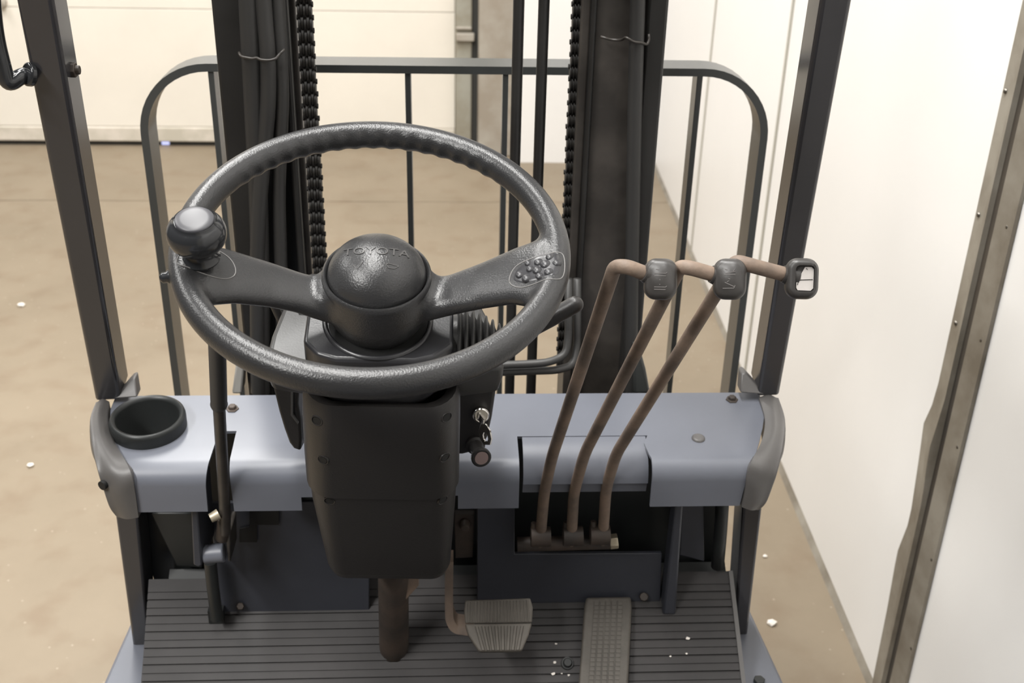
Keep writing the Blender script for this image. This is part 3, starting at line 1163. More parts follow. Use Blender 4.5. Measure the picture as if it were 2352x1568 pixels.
M['line'] = mat('worn_edge_line', (0.16, 0.155, 0.15), 0.45)
for ctrl in ([(-0.166, -0.046), (-0.145, -0.052), (-0.129, -0.050), (-0.120, -0.041), (-0.121, -0.029), (-0.130, -0.019), (-0.148, -0.014), (-0.160, -0.022)],
             [(0.124, -0.0380), (0.130, -0.0220), (0.148, -0.0180), (0.166, -0.0170), (0.1725, -0.0220), (0.1715, -0.0420), (0.165, -0.0520), (0.150, -0.0520), (0.134, -0.0500)]):
    lp_ = smooth_loop(ctrl, 7)
    bm = B()
    flat_outline(bm, lp_, [top_of(x, y) + 0.0001 for x, y in lp_] + [top_of(*lp_[0]) + 0.0001], 0.00055)
    obj('inlay_line', bm, M['line'], wheel, smooth=True)
# inset pad with bumps
ctrl = [(0.127, -0.0370), (0.132, -0.0250), (0.148, -0.0170), (0.1635, -0.0170), (0.169, -0.0240), (0.168, -0.0410), (0.163, -0.0480), (0.150, -0.0480), (0.136, -0.0460)]
lp_ = smooth_loop(ctrl, 5)
cx = sum(p[0] for p in lp_) / len(lp_)
cy = sum(p[1] for p in lp_) / len(lp_)
bm = B()
rws = []
for f in (0.02, 0.35, 0.65, 0.92, 1.0):
    rws.append([(cx + (x - cx) * f, cy + (y - cy) * f) for x, y in lp_])
V = []
for j, rw in enumerate(rws):
    V.append([bm.verts.new((x, y, top_of(x, y) + (0.0008 if j < 4 else -0.0004))) for x, y in rw])
for a, b in zip(V, V[1:]):
    for k in range(len(a)):
        bm.faces.new((a[k], a[(k + 1) % len(a)], b[(k + 1) % len(a)], b[k]))
bm.faces.new(V[0])
pad = obj('thumb_pad', bm, M['head'], wheel, smooth=True)
part(pad, 'shiny inset pad covered in round bumps')
bump = None
for x, y, r in ((0.1335, -0.035, 0.0040), (0.1390, -0.0425, 0.0042), (0.1425, -0.0325, 0.0036), (0.1485, -0.0365, 0.0042), (0.1500, -0.0265, 0.0040), (0.1500, -0.0445, 0.0036), (0.1560, -0.0310, 0.0046), (0.1580, -0.0430, 0.0040), (0.1410, -0.0240, 0.0032), (0.1600, -0.0225, 0.0036), (0.1655, -0.0320, 0.0036)):
    if bump is None:
        bm = B()
        lathe(bm, [(1.0, -0.25), (0.95, 0.0), (0.75, 0.27), (0.4, 0.44), (0, 0.5)], 16)
        bump = obj('pad_bump', bm, M['head'], pad, smooth=True)
        b2 = bump
    else:
        b2 = bump.copy()
        COL.objects.link(b2)
        b2.parent = pad
    b2.location = (x, y, top_of(x, y) + 0.0006)
    b2.scale = (r * 1.18, r * 1.18, r * 1.1)
# clamp bolt poking out of the rim on the left
bm = B()
tm = axis_matrix((-0.170, -0.0445, -0.004), (-0.95, -0.25, 0.0), (0, 0, 1))
lathe(bm, [(0, -0.004), (0.0062, -0.004), (0.0062, 0.006), (0.0048, 0.0075), (0.0048, 0.011), (0.0025, 0.0135), (0, 0.0138)], 18, tm)
obj('clamp_bolt', bm, M['gloss'], wheel, smooth=True, angle=45)

# ------------------------------------------------------------ steering column (local frame of the wheel axis)


def L3(u, v, w_):
    return C_ + U_ * u + V_ * v + N_ * w_


def axis_loft(secs, n=6):
    """secs: (w, u0, u1, v0, v1, r)"""
    return [[L3(x, y, w_) for x, y in rrect(u0, u1, v0, v1, r, n)] for w_, u0, u1, v0, v1, r in secs]


# lower housing (boot) and upper cover
bm = B()
loft(bm, axis_loft([(-0.296, -0.072, 0.086, -0.066, 0.060, 0.030), (-0.33, -0.071, 0.086, -0.066, 0.058, 0.030), (-0.40, -0.065, 0.085, -0.064, 0.055, 0.026), (-0.455, -0.060, 0.084, -0.062, 0.050, 0.022), (-0.468, -0.057, 0.081, -0.059, 0.048, 0.020), (-0.472, -0.050, 0.074, -0.052, 0.042, 0.016)]))
col = obj('steering_column', bm, M['plastic'], TR, smooth=True, angle=50)
part(col, 'brown black plastic column housing tapering downward')
bm = B()
rg = axis_loft([(-0.297, -0.0748, 0.0888, -0.0688, 0.062, 0.031), (-0.25, -0.0745, 0.0875, -0.0685, 0.062, 0.032), (-0.20, -0.0735, 0.0865, -0.066, 0.060, 0.032), (-0.168, -0.0715, 0.0845, -0.061, 0.058, 0.032), (-0.160, -0.0685, 0.0815, -0.057, 0.055, 0.030), (-0.164, -0.060, 0.073, -0.048, 0.048, 0.026), (-0.19, -0.055, 0.068, -0.042, 0.042, 0.024)])
loft(bm, rg)
upc = obj('upper_cover', bm, M['plastic'], col, smooth=True, angle=50)
bm = B()
cyl(bm, L3(0.004, 0, -0.02 - 0.08), L3(0.004, 0, -0.24), 0.034, 0.036, 32)
obj('column_neck', bm, M['plastic'], col, smooth=True, angle=50)
# screw recesses
for px in ([(-0.11577, 1.0, 1.03959), (0.01615, 1.0, 1.0427), (-0.11213, 1.0, 0.99223), (0.01414, 1.0, 0.99417), (-0.10801, 1.0, 0.94083), (0.01157, 1.0, 0.94042)]):
    d = (Vector(px) - camo.matrix_world.translation).normalized()
    hit = None
    for o in (upc, col):
        ok, loc_, nr, _ = o.ray_cast(camo.matrix_world.translation, d)
        if ok and (hit is None or (loc_ - camo.matrix_world.translation).length < hit[2]):
            hit = (loc_, nr, (loc_ - camo.matrix_world.translation).length, o)
    if hit:
        bm = B()
        lathe(bm, [(0, -0.002), (0.0048, -0.002), (0.0052, 0.0004), (0.0058, 0.0007), (0.0064, 0.0004), (0.0066, -0.001)], 18, axis_matrix(hit[0], hit[1]))
        sr = obj('screw_recess', bm, M['plastic'], hit[3] if hit[3] is col else col, smooth=True, angle=50)
        bm = B()
        lathe(bm, [(0, 0.0003), (0.0045, 0.0003), (0.0045, -0.001), (0, -0.001)], 16, axis_matrix(hit[0], hit[1]))
        o2 = obj('screw_hole_shade', bm, M['black'], col, smooth=True, angle=50)  # flat black disc stands in for the shade in the screw recess

# switch head just under the wheel
bm = B()
hw = [(-0.066, -0.014), (-0.066, -0.034), (-0.052, -0.050), (-0.034, -0.056), (0.040, -0.056), (0.058, -0.050), (0.0765, -0.032), (0.0765, -0.014), (0.0765, 0.045), (0.060, 0.060), (-0.050, 0.060), (-0.066, 0.045)]
loft(bm, [[L3(x, y, -0.094) for x, y in hw], [L3(x * 1.0, y, -0.118) for x, y in hw], [L3(x * 0.98, y * 0.97, -0.150) for x, y in hw], [L3(x * 0.8, y * 0.8, -0.172) for x, y in hw]])
head = obj('switch_head', bm, M['head'], col, bevel=0.004, seg=3, angle=25)
bm = B()
lathe(bm, [(0.0535, -0.0935), (0.0520, -0.0910), (0.0500, -0.0910), (0.0485, -0.0935), (0.0475, -0.0960)], 60, WM @ Matrix.Translation((0.003, -0.003, 0.0)))
obj('head_ring', bm, M['head'], head, smooth=True)
bm = B()
lathe(bm, [(0.0, -0.0935), (0.0478, -0.0935)], 60, WM @ Matrix.Translation((0.003, -0.003, 0.0)))
obj('head_recess_shade', bm, M['black'], head)  # black disc on the head, shade of the recess put into its colour

# instrument console behind the column
bm = B()
con = [(-0.106, -0.030), (0.128, -0.026), (0.124, 0.010), (0.112, 0.045), (0.094, 0.094), (0.080, 0.106), (-0.074, 0.104), (-0.086, 0.094), (-0.098, 0.045), (-0.104, 0.010)]
loft(bm, [[L3(x, y, -0.132) for x, y in con], [L3(x * 1.0, y, -0.150) for x, y in con], [L3(x * 0.98, y * 0.95 + 0.004, -0.175) for x, y in con], [L3(x * 0.72, y * 0.7 + 0.025, -0.215) for x, y in con]])
cons = obj('instrument_console', bm, M['console'], TR, bevel=0.006, seg=3, angle=28)
part(cons, 'grey instrument console behind the steering wheel')
bm = B()
prism(bm, [L3(-0.070, 0.078, -0.1315), L3(0.074, 0.080, -0.1315), L3(0.086, 0.040, -0.1315), L3(-0.080, 0.040, -0.1315)], N_ * 0.001)
obj('display_window', bm, M['gloss'], cons)
# left wing of the cover
bm = B()
prism(bm, [(-0.18494, 1.15, 0.99997), (-0.17968, 1.15, 0.96226), (-0.17528, 1.15, 0.93853), (-0.17053, 1.15, 0.91865), (-0.16595, 1.15, 0.91071), (-0.15799, 1.15, 0.90698), (-0.15596, 1.15, 0.92335), (-0.1553, 1.15, 0.95027), (-0.15703, 1.15, 0.97088), (-0.15047, 1.15, 1.02815)], (0.012, 0.05, 0.01))
obj('column_wing', bm, M['plastic'], cons, bevel=0.003, seg=3)
bm = B()
prism(bm, [(-0.16303, 1.146, 0.99407), (-0.16052, 1.146, 0.99463), (-0.16274, 1.146, 0.96039), (-0.15697, 1.146, 0.94855), (-0.15808, 1.146, 0.94678), (-0.16533, 1.146, 0.95923)], (0, 0.01, 0))
obj('wing_seam', bm, M['console'], cons, bevel=0.0005)
bm = B()
prism(bm, [(-0.1574, 1.165, 0.94427), (-0.14514, 1.165, 0.94418), (-0.14896, 1.165, 0.91392), (-0.15423, 1.165, 0.91213), (-0.15633, 1.165, 0.92009)], (0, 0.02, 0))
obj('wing_clip', bm, M['plastic'], cons, bevel=0.001)
# right cheek carrying the ignition switch and the knob
bm = B()
prism(bm, [(0.02283, 1.15, 1.01601), (0.07393, 1.15, 1.0226), (0.07252, 1.15, 0.98397), (0.06891, 1.15, 0.9515), (0.0641, 1.15, 0.92441), (0.05598, 1.15, 0.90612), (0.03411, 1.15, 0.90017), (0.02265, 1.15, 0.90029)], (0.0, 0.06, 0.012))
chk = obj('switch_cheek', bm, M['plastic'], cons, bevel=0.004, seg=3)
ksd = Vector((0.06, -0.90, 0.30)).normalized()
ks = Vector((0.05495, 1.149, 0.95816))
bm = B()
lathe(bm, [(0.0100, -0.004), (0.0100, 0.008), (0.0090, 0.0105), (0.0075, 0.0115), (0.0070, 0.0095), (0.0, 0.0095)], 32, axis_matrix(ks, ksd))
kso = obj('ignition_switch', bm, M['chrome'], cons, smooth=True, angle=40)
part(kso, 'chrome ignition switch barrel')
bm = B()
kb = Vector((0.04962, 1.148, 0.91543))
kd = Vector((0.056, 1.115, 0.91826)) - kb
kl = kd.length
lathe(bm, [(0.0115, -0.002), (0.0115, 0.002), (0.0085, 0.003), (0.0075, kl * 0.6), (0.0095, kl * 0.72), (0.0118, kl * 0.86), (0.0120, kl * 0.97), (0.0105, kl), (0.0085, kl * 0.985), (0, kl * 0.985)], 32, axis_matrix(kb, kd))
lk = obj('light_knob', bm, M['plastic'], cons, smooth=True, angle=50)
bm = B()
lathe(bm, [(0.0082, 0), (0.0080, 0.0012), (0, 0.0014)], 28, axis_matrix(kb + kd * 0.985, kd))
part(obj('knob_disc', bm, M['pink'], lk, smooth=True, angle=50), 'worn pinkish disc')

# bellows and stalk on the right, thin arm on the left
bm = B()
bp0 = L3(0.080, -0.004, -0.118)
ax = U_
prof = []
nb = 8
for i in range(nb):
    t = i / (nb - 1)
    ro = 0.034 - 0.020 * t ** 1.5
    x = 0.046 * t
    prof += [(ro - 0.008, x), (ro - 0.001, x + 0.0014), (ro, x + 0.0024), (ro - 0.001, x + 0.0034), (ro - 0.008, x + 0.0048)]
prof = [(0, -0.004), (prof[0][0], -0.004)] + prof + [(0, prof[-1][1])]
lathe(bm, prof, 40, axis_matrix(bp0, ax, N_))
bel = obj('rubber_bellows', bm, M['console'], cons, smooth=True, angle=60)
part(bel, 'ribbed rubber bellows of the stalk')
bm = B()
e0 = bp0 + ax * 0.04
e2 = Vector((0.15342, 1.06, 1.14426))
e1 = Vector((0.12334, 1.06, 1.12526))
tube(bm, roundpath([e0, Vector((0.08656, 1.06, 1.1035)), e1, e2], 0.03, 6), 0.006, 16, rr=None)
obj('stalk', bm, M['plastic'], cons, smooth=True)
bm = B()
d = (e2 - e1).normalized()
ln = (e2 - e1).length
prof = [(0, -0.03), (0.0085, -0.03), (0.0092, 0.0), (0.0090, ln * 0.8)]
for k in range(1, 7):
    a = math.pi / 2 * k / 6
    prof.append((0.0090 * math.cos(a), ln * 0.86 + 0.009 * math.sin(a)))
prof[-1] = (0, prof[-1][1])
lathe(bm, prof, 24, axis_matrix(e1, d))
part(obj('stalk_grip', bm, M['plastic'], cons, smooth=True, angle=60), 'rounded black stalk handle beside the wheel rim')
bm = B()
tube(bm, roundpath([(-0.16353, 1.07, 1.14194), (-0.15577, 1.07, 1.11949), (-0.1495, 1.07, 1.09918), (-0.13793, 1.075, 1.09095)], 0.012, 6), 0.0042, 14)
obj('signal_arm', bm, M['plastic'], cons, smooth=True, angle=60)

# column tube and its sleeve on the mat
bm = B()
ca = Vector((-0.05368, 1.165, 0.72362))
cb = Vector((-0.05951, 1.22104, 0.54166))
cyl(bm, ca + (ca - cb) * 0.3, cb - (ca - cb) * 0.12, 0.0195, 0.0205, 28)
part(obj('column_tube', bm, M['rustdark'], TR, smooth=True, angle=50), 'brown grimy steering shaft tube')
bm = B()
prism(bm, [(-0.04053, 1.17, 0.69839), (-0.02132, 1.17, 0.70792), (-0.02163, 1.17, 0.6874), (-0.03899, 1.17, 0.66406)], (0, 0.008, 0.003))
obj('shaft_clamp', bm, M['rust'], TR, bevel=0.001)

# ------------------------------------------------------------ control levers
M['mark'] = mat('engraved_mark', (0.13, 0.12, 0.115), 0.45)


def lever(pts, knob_c, name_label, recess, hand):
    kc = Vector(knob_c)
    look = (camo.matrix_world.translation - kc).normalized()
    pts = [Vector(p) for p in pts]
    d = (pts[-1] - pts[-2]).normalized()
    pts[-1] = kc - look * 0.004 - d * 0.007
    bm = B()
    tube(bm, roundpath(pts, 0.022, 8), 0.0072, 18)
    lv = obj('control_lever', bm, M['rust'], TR, smooth=True, angle=60)
    part(lv, name_label)
    fwd = (look + hand).normalized()
    kmx = axis_matrix(kc, fwd, (1, 0, -0.03))
    bm = B()
    secs = []
    W2, H2, R2 = 0.0158, 0.0198, 0.0115
    for z, s in ((-0.0150, 0.55), (-0.0135, 0.74), (-0.0095, 0.90), (-0.004, 0.985), (0.001, 1.0), (0.006, 0.965), (0.0095, 0.88), (0.0118, 0.74)):
        secs.append([kmx @ Vector((x, y, z)) for x, y in rrect(-W2 * s, W2 * s, -H2 * s, H2 * s, R2 * s, 7)])
    if recess:
        secs = secs[:-1]
        secs.append([kmx @ Vector((x, y, 0.0108)) for x, y in rrect(-0.0100, 0.0130, -0.0150, 0.0150, 0.006, 7)])
        secs.append([kmx @ Vector((x, y, 0.0106)) for x, y in rrect(-0.0066, 0.0112, -0.0126, 0.0126, 0.004, 7)])
        secs.append([kmx @ Vector((x, y, 0.0070)) for x, y in rrect(-0.0063, 0.0109, -0.0122, 0.0122, 0.0038, 7)])
    loft(bm, secs)
    kb_ = obj('lever_knob', bm, M['leverknob'], lv, smooth=True, angle=55)
    # neck where the rod enters
    bm = B()
    d = (Vector(pts[-1]) - Vector(pts[-2])).normalized()
    cyl(bm, kc - d * 0.0195 - look * 0.004, kc - d * 0.006 - look * 0.004, 0.0084, 0.0118, 20)
    obj('knob_neck', bm, M['leverknob'], lv, smooth=True, angle=50)
    return lv, kmx


def strokes(kmx, segs, lv, z=0.0119, m=None):
    bm = B()
    for (x0, y0), (x1, y1) in segs:
        dx, dy = x1 - x0, y1 - y0
        L = math.hypot(dx, dy)
        nx, ny = -dy / L * 0.00032, dx / L * 0.00032
        hexa(bm, [kmx @ Vector((x, y, z - 0.001)) for x, y in ((x0 + nx, y0 + ny), (x1 + nx, y1 + ny), (x1 - nx, y1 - ny), (x0 - nx, y0 - ny))],
             [kmx @ Vector((x, y, z + 0.0003)) for x, y in ((x0 + nx, y0 + ny), (x1 + nx, y1 + ny), (x1 - nx, y1 - ny), (x0 - nx, y0 - ny))])
    obj('engraved_symbol', bm, m or M['mark'], lv)


LEVF = [(0.13968, 1.232, 0.7056), (0.13995, 1.205, 0.80751), (0.14511, 1.178, 0.87915), (0.1778, 0.995, 1.2124), (0.18787, 0.985, 1.21671), (0.21522, 0.982, 1.20765)]
lv, kmx = lever(LEVF, (0.22108, 0.985, 1.20361), 'rusty lever nearest the steering wheel, black knob with engraved fork mark', False, Vector((-0.05, 0, 0.04)))
mk = []
for yy in (0.0052, 0.0028, -0.0078, -0.0100):
    mk.append(((-0.0052, yy), (0.0055, yy)))
mk += [((0.0055, 0.0052), (0.0066, 0.0064)), ((0.0055, -0.0078), (0.0066, -0.0066)), ((-0.0003, -0.0004), (0.0003, -0.0012)), ((-0.0003, -0.0050), (0.0003, -0.0056)), ((-0.0040, 0.0090), (-0.0010, 0.0086))]
strokes(kmx, mk, lv)
lv, kmx = lever([(0.18203, 1.232, 0.70638), (0.17817, 1.205, 0.80704), (0.18539, 1.178, 0.88383), (0.24105, 0.995, 1.21245), (0.25143, 0.988, 1.21365), (0.28206, 0.985, 1.20498)], (0.28813, 0.985, 1.20361), 'rusty middle lever, black knob with engraved tilt mark', False, Vector((-0.05, 0, 0.04)))
mk = [((-0.0050, 0.0040), (0.0058, 0.0040)), ((0.0058, 0.0072), (-0.0038, 0.0052)), ((0.0030, 0.0066), (0.0052, 0.0092)), ((-0.0058, -0.0092), (0.0046, -0.0088)), ((-0.0040, -0.0034), (0.0050, -0.0074)), ((0.0046, -0.0088), (0.0058, -0.0060)), ((-0.0010, 0.0004), (0.0010, -0.0004)), ((-0.0042, 0.0090), (-0.0020, 0.0084)), ((-0.0020, -0.0030), (0.0, -0.0018))]
strokes(kmx, mk, lv)
lv, kmx = lever([(0.22449, 1.232, 0.70717), (0.21949, 1.205, 0.81327), (0.22445, 1.178, 0.88218), (0.29472, 0.995, 1.21794), (0.30644, 0.99, 1.21645), (0.34966, 0.985, 1.20681)], (0.35813, 0.985, 1.20407), 'rusty lever beside the right pillar, black knob with a chipped white label', True, Vector((0.10, 0, 0.02)))
bm = B()
lab = [(-0.0056, -0.0088), (-0.0040, -0.0112), (0.0080, -0.0114), (0.0104, -0.0090), (0.0104, 0.0090), (0.0082, 0.0113), (0.0022, 0.0112), (-0.0004, 0.0060), (-0.0054, -0.0035)]
prism(bm, [kmx @ Vector((x, y, 0.0071)) for x, y in lab], kmx.to_3x3() @ Vector((0, 0, 0.0009)))
part(obj('knob_label', bm, M['white'], lv), 'chipped white label in the knob window')
strokes(kmx, [((-0.0050, -0.0030), (-0.0010, -0.0012)), ((-0.0010, -0.0012), (0.0096, -0.0006)), ((-0.0044, -0.0062), (-0.0036, -0.0022)), ((0.0032, 0.0100), (0.0044, 0.0086))], lv, 0.0081, M['leverknob'])

# pivot shaft under the levers
bm = B()
pa, pb = Vector((0.10939, 1.235, 0.70235)), Vector((0.23448, 1.235, 0.70475))
cyl(bm, pa, pb, 0.0100, 0.0100, 20)
for q in [(0.13059, 1.225, 0.71821), (0.17376, 1.225, 0.71899), (0.21, 1.225, 0.71987)]:
    cyl(bm, Vector(q), Vector(q) + Vector((0, 0.004, 0.024)), 0.0050, 0.0040, 12)
    cyl(bm, Vector(q) + Vector((0.022, 0, 0.004)), Vector(q) + Vector((-0.004, 0, 0.004)), 0.0135, 0.0135, 18)
piv = obj('lever_pivot', bm, M['rustdark'], TR, smooth=True, angle=40)
part(piv, 'dark rusty pivot shaft of the three levers')
bm = B()
cyl(bm, pb, pb + Vector((0.011, 0, 0.0015)), 0.0105, 0.0105, 6)
obj('pivot_nut', bm, M['brass'], piv, bevel=0.001)

# ------------------------------------------------------------ parking brake lever
bm = B()
B0, B1, B2 = Vector((-0.22766, 1.09, 1.0919)), Vector((-0.24378, 1.135, 0.98138)), Vector((-0.26399, 1.19, 0.78977))
tube(bm, [B0 + (B1 - B0) * 0.5, B1, B1 + (B2 - B1) * 0.5, B2, Vector((-0.26899, 1.2, 0.75413))], 0.0072, 16)
pk = obj('parking_brake_lever', bm, M['rust'], TR, smooth=True, angle=50)
pk.data.materials[0] = M['mastgrease']
bm = B()
cyl(bm, B0, B1, 0.0095, 0.0095, 24)
lathe(bm, [(0.0092, 0), (0.0092, 0.008), (0.007, 0.013), (0, 0.0145)], 24, axis_matrix(B0, B0 - B1))
lathe(bm, [(0.0095, -0.003), (0.0100, 0), (0.0090, 0.004), (0.0075, 0.004)], 24, axis_matrix(B1, B1 - B0))
part(obj('lever_grip', bm, M['grip'], pk, smooth=True, angle=50), 'grey rubber grip sleeve')
bm = B()
cyl(bm, (-0.26809, 1.2, 0.7759), (-0.27441, 1.205, 0.74084), 0.0085, 0.0085, 20)
obj('lever_collar', bm, M['rustdark'], pk, smooth=True, angle=50)
bm = B()
q0, q1 = Vector((-0.27088, 1.185, 0.79346)), Vector((-0.28049, 1.18, 0.79055))
cyl(bm, q0, q1, 0.0070, 0.0058, 14)
part(obj('lever_bolt', bm, M['brass'], pk, smooth=True, angle=50), 'pale brassy bolt head')
bm = B()
prism(bm, [(-0.30444, 1.19, 0.81677), (-0.29682, 1.19, 0.81798), (-0.30077, 1.19, 0.70958), (-0.30555, 1.19, 0.70615), (-0.31176, 1.19, 0.71047)], (0.004, 0.07, 0))
obj('brake_bracket', bm, M['paintdark'], TR, bevel=0.002)
bm = B()
prism(bm, [(-0.26918, 1.2, 0.75208), (-0.26312, 1.2, 0.75198), (-0.26606, 1.2, 0.70678), (-0.26941, 1.2, 0.70684)], (0.0, 0.05, 0))
obj('brake_bracket', bm, M['mastgrease'], TR, bevel=0.002)
bm = B()
cyl(bm, (-0.30073, 1.205, 0.71615), (-0.27368, 1.205, 0.71852), 0.0125, 0.0125, 22)
part(obj('brake_pin', bm, M['paint'], TR, bevel=0.002), 'blue grey pivot pin of the parking brake')
bm = B()
tube(bm, [(-0.30141, 1.235, 0.68002), (-0.30208, 1.235, 0.64334), (-0.302, 1.235, 0.58294)], 0.0085, 14)
box(bm, tuple((-0.31729, 1.24892, 0.56191)), tuple((-0.29629, 1.26892, 0.58391)))
obj('brake_cable', bm, M['frame'], TR, smooth=True, angle=40)

# ------------------------------------------------------------ panels under the dashboard
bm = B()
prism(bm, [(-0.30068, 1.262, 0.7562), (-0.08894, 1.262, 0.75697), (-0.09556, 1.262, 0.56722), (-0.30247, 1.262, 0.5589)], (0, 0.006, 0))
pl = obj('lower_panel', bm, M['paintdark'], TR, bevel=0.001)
bm = B()
cyl(bm, (-0.27453, 1.262, 0.58099), (-0.27266, 1.254, 0.5877), 0.006, 0.005, 6)
obj('panel_screw', bm, M['rustdark'], pl, bevel=0.0006)
bm = B()
prism(bm, [(-0.24744, 1.258, 0.7492), (-0.20903, 1.258, 0.74869), (-0.21088, 1.258, 0.72245), (-0.23978, 1.258, 0.72286), (-0.24206, 1.258, 0.69407), (-0.26532, 1.258, 0.69443), (-0.26346, 1.258, 0.71605), (-0.24988, 1.258, 0.71943)], (0, 0.003, 0))
obj('panel_opening_shade', bm, M['black'], pl)  # black plate on the panel paints the darkness of an opening
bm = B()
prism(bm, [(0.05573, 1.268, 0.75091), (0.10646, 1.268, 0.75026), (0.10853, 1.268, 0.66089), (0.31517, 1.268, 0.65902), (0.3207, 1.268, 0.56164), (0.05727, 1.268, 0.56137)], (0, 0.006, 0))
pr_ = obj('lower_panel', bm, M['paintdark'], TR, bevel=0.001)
bm = B()
cyl(bm, (0.29577, 1.268, 0.58201), (0.29403, 1.26, 0.58868), 0.007, 0.006, 8)
obj('panel_screw', bm, M['rustdark'], pr_, bevel=0.0006)
# upright strut right of the panel
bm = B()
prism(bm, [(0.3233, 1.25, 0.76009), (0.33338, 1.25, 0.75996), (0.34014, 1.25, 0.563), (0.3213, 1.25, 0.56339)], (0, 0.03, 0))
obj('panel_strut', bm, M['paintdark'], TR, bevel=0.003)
bm = B()
prism(bm, [(0.34345, 1.3, 0.72479), (0.37371, 1.3, 0.7244), (0.38627, 1.3, 0.6176), (0.34827, 1.3, 0.62996)], (0, 0.01, 0))
obj('side_plate', bm, M['paintdark'], TR, bevel=0.002)
bm = B()
tube(bm, roundpath([(0.39785, 1.29, 0.73843), (0.40114, 1.29, 0.67891), (0.40625, 1.3, 0.60939)], 0.03, 5), 0.0095, 14)
obj('side_hose', bm, M['frame'], TR, smooth=True)
bm = B()
prism(bm, [(-0.39772, 1.32, 0.69977), (-0.33205, 1.32, 0.69888), (-0.33574, 1.32, 0.60248), (-0.37216, 1.32, 0.607)], (0, 0.008, 0))
obj('side_plate', bm, M['frame'], TR, bevel=0.002)
# bracket behind the column, right
bm = B()
prism(bm, [(0.02518, 1.28, 0.72122), (0.05265, 1.28, 0.72084), (0.05074, 1.28, 0.64651), (0.02632, 1.28, 0.6454)], (0, 0.01, 0))
cyl(bm, (0.03955, 1.28, 0.70641), (0.03936, 1.265, 0.70717), 0.008, 0.006, 12)
obj('valve_block', bm, M['rustdark'], TR, bevel=0.001)

# ------------------------------------------------------------ pedals
PO = Vector((0.08264, 1.165, 0.62635))
px_ = Vector((1, 0, -0.012)).normalized()


def pedal_quad(pts, y):
    return pts


up_n = Vector((0, -0.80, 0.60)).normalized()     # normal of the upper facet
lo_n = Vector((0, -0.55, 0.83)).normalized()
upo = [(0.03906, 1.18327, 0.65072), (0.12526, 1.18419, 0.65194), (0.12856, 1.17705, 0.64241), (0.1271, 1.16525, 0.62668), (0.03833, 1.16543, 0.62692), (0.03727, 1.1762, 0.64129)]
lowo = [(0.03833, 1.16561, 0.62676), (0.12711, 1.16535, 0.62658), (0.12189, 1.15193, 0.61769), (0.11323, 1.13681, 0.60767), (0.11087, 1.13496, 0.60644), (0.0579, 1.13527, 0.60665), (0.05509, 1.1372, 0.60793), (0.04277, 1.15306, 0.61844)]
bm = B()
prism(bm, upo, -up_n * 0.010)
prism(bm, lowo, -lo_n * 0.010)
ped = obj('brake_pedal', bm, M['pedal'], TR, bevel=0.0018)
part(ped, 'worn brown rubber brake pedal pad, folded in two facets')
a, b, c_, d = [Vector(upo[i]) for i in (0, 1, 3, 4)]
for i in range(19):
    t = 0.05 + 0.9 * i / 18
    p0 = a.lerp(b, t)
    p1 = d.lerp(c_, t)
    s_v = (b - a).normalized() * 0.0011
    bm = B()
    hexa(bm, [p0.lerp(p1, 0.06) - s_v, p0.lerp(p1, 0.06) + s_v, p0.lerp(p1, 0.94) + s_v, p0.lerp(p1, 0.94) - s_v],
         [q + up_n * 0.0016 for q in (p0.lerp(p1, 0.06) - s_v * 0.6, p0.lerp(p1, 0.06) + s_v * 0.6, p0.lerp(p1, 0.94) + s_v * 0.6, p0.lerp(p1, 0.94) - s_v * 0.6)])
    obj('pedal_rib', bm, M['pedal'], ped)
a, b = Vector(lowo[0]), Vector(lowo[1])
c_, d = Vector(lowo[4]), Vector(lowo[5])
for i in range(8):
    t = 0.16 + 0.70 * i / 7
    t2 = 0.08 + 0.84 * i / 7
    p0 = a.lerp(b, t)
    p1 = d.lerp(c_, t2)
    s_v = (b - a).normalized() * 0.0021
    bm = B()
    q4 = (p0.lerp(p1, 0.10) - s_v, p0.lerp(p1, 0.10) + s_v, p0.lerp(p1, 0.98) + s_v, p0.lerp(p1, 0.98) - s_v)
    q5 = (p0.lerp(p1, 0.12) - s_v * 0.7, p0.lerp(p1, 0.12) + s_v * 0.7, p0.lerp(p1, 0.98) + s_v * 0.7, p0.lerp(p1, 0.98) - s_v * 0.7)
    hexa(bm, q4, [q + lo_n * 0.0024 for q in q5])
    obj('pedal_rib', bm, M['pedal'], ped)
bm = B()
arm = [(0.01787, 1.22, 0.68635), (0.01713, 1.2, 0.63642), (0.01763, 1.19, 0.61128), (0.02461, 1.185, 0.59965), (0.05147, 1.18, 0.59893)]
fr = roundpath(arm, 0.012, 5)
rings = []
for i, p in enumerate(fr):
    t = (fr[min(i + 1, len(fr) - 1)] - fr[max(0, i - 1)]).normalized()
    sd = t.cross(Vector((0, -0.85, 0.5))).normalized() * 0.0055
    dp = Vector((0, 0.018, 0.006))
    rings.append([p - sd, p + sd, p + sd + dp, p - sd + dp])
loft(bm, rings)
part(obj('pedal_arm', bm, M['rust'], TR, smooth=True, angle=40), 'bent flat brown pedal arm')

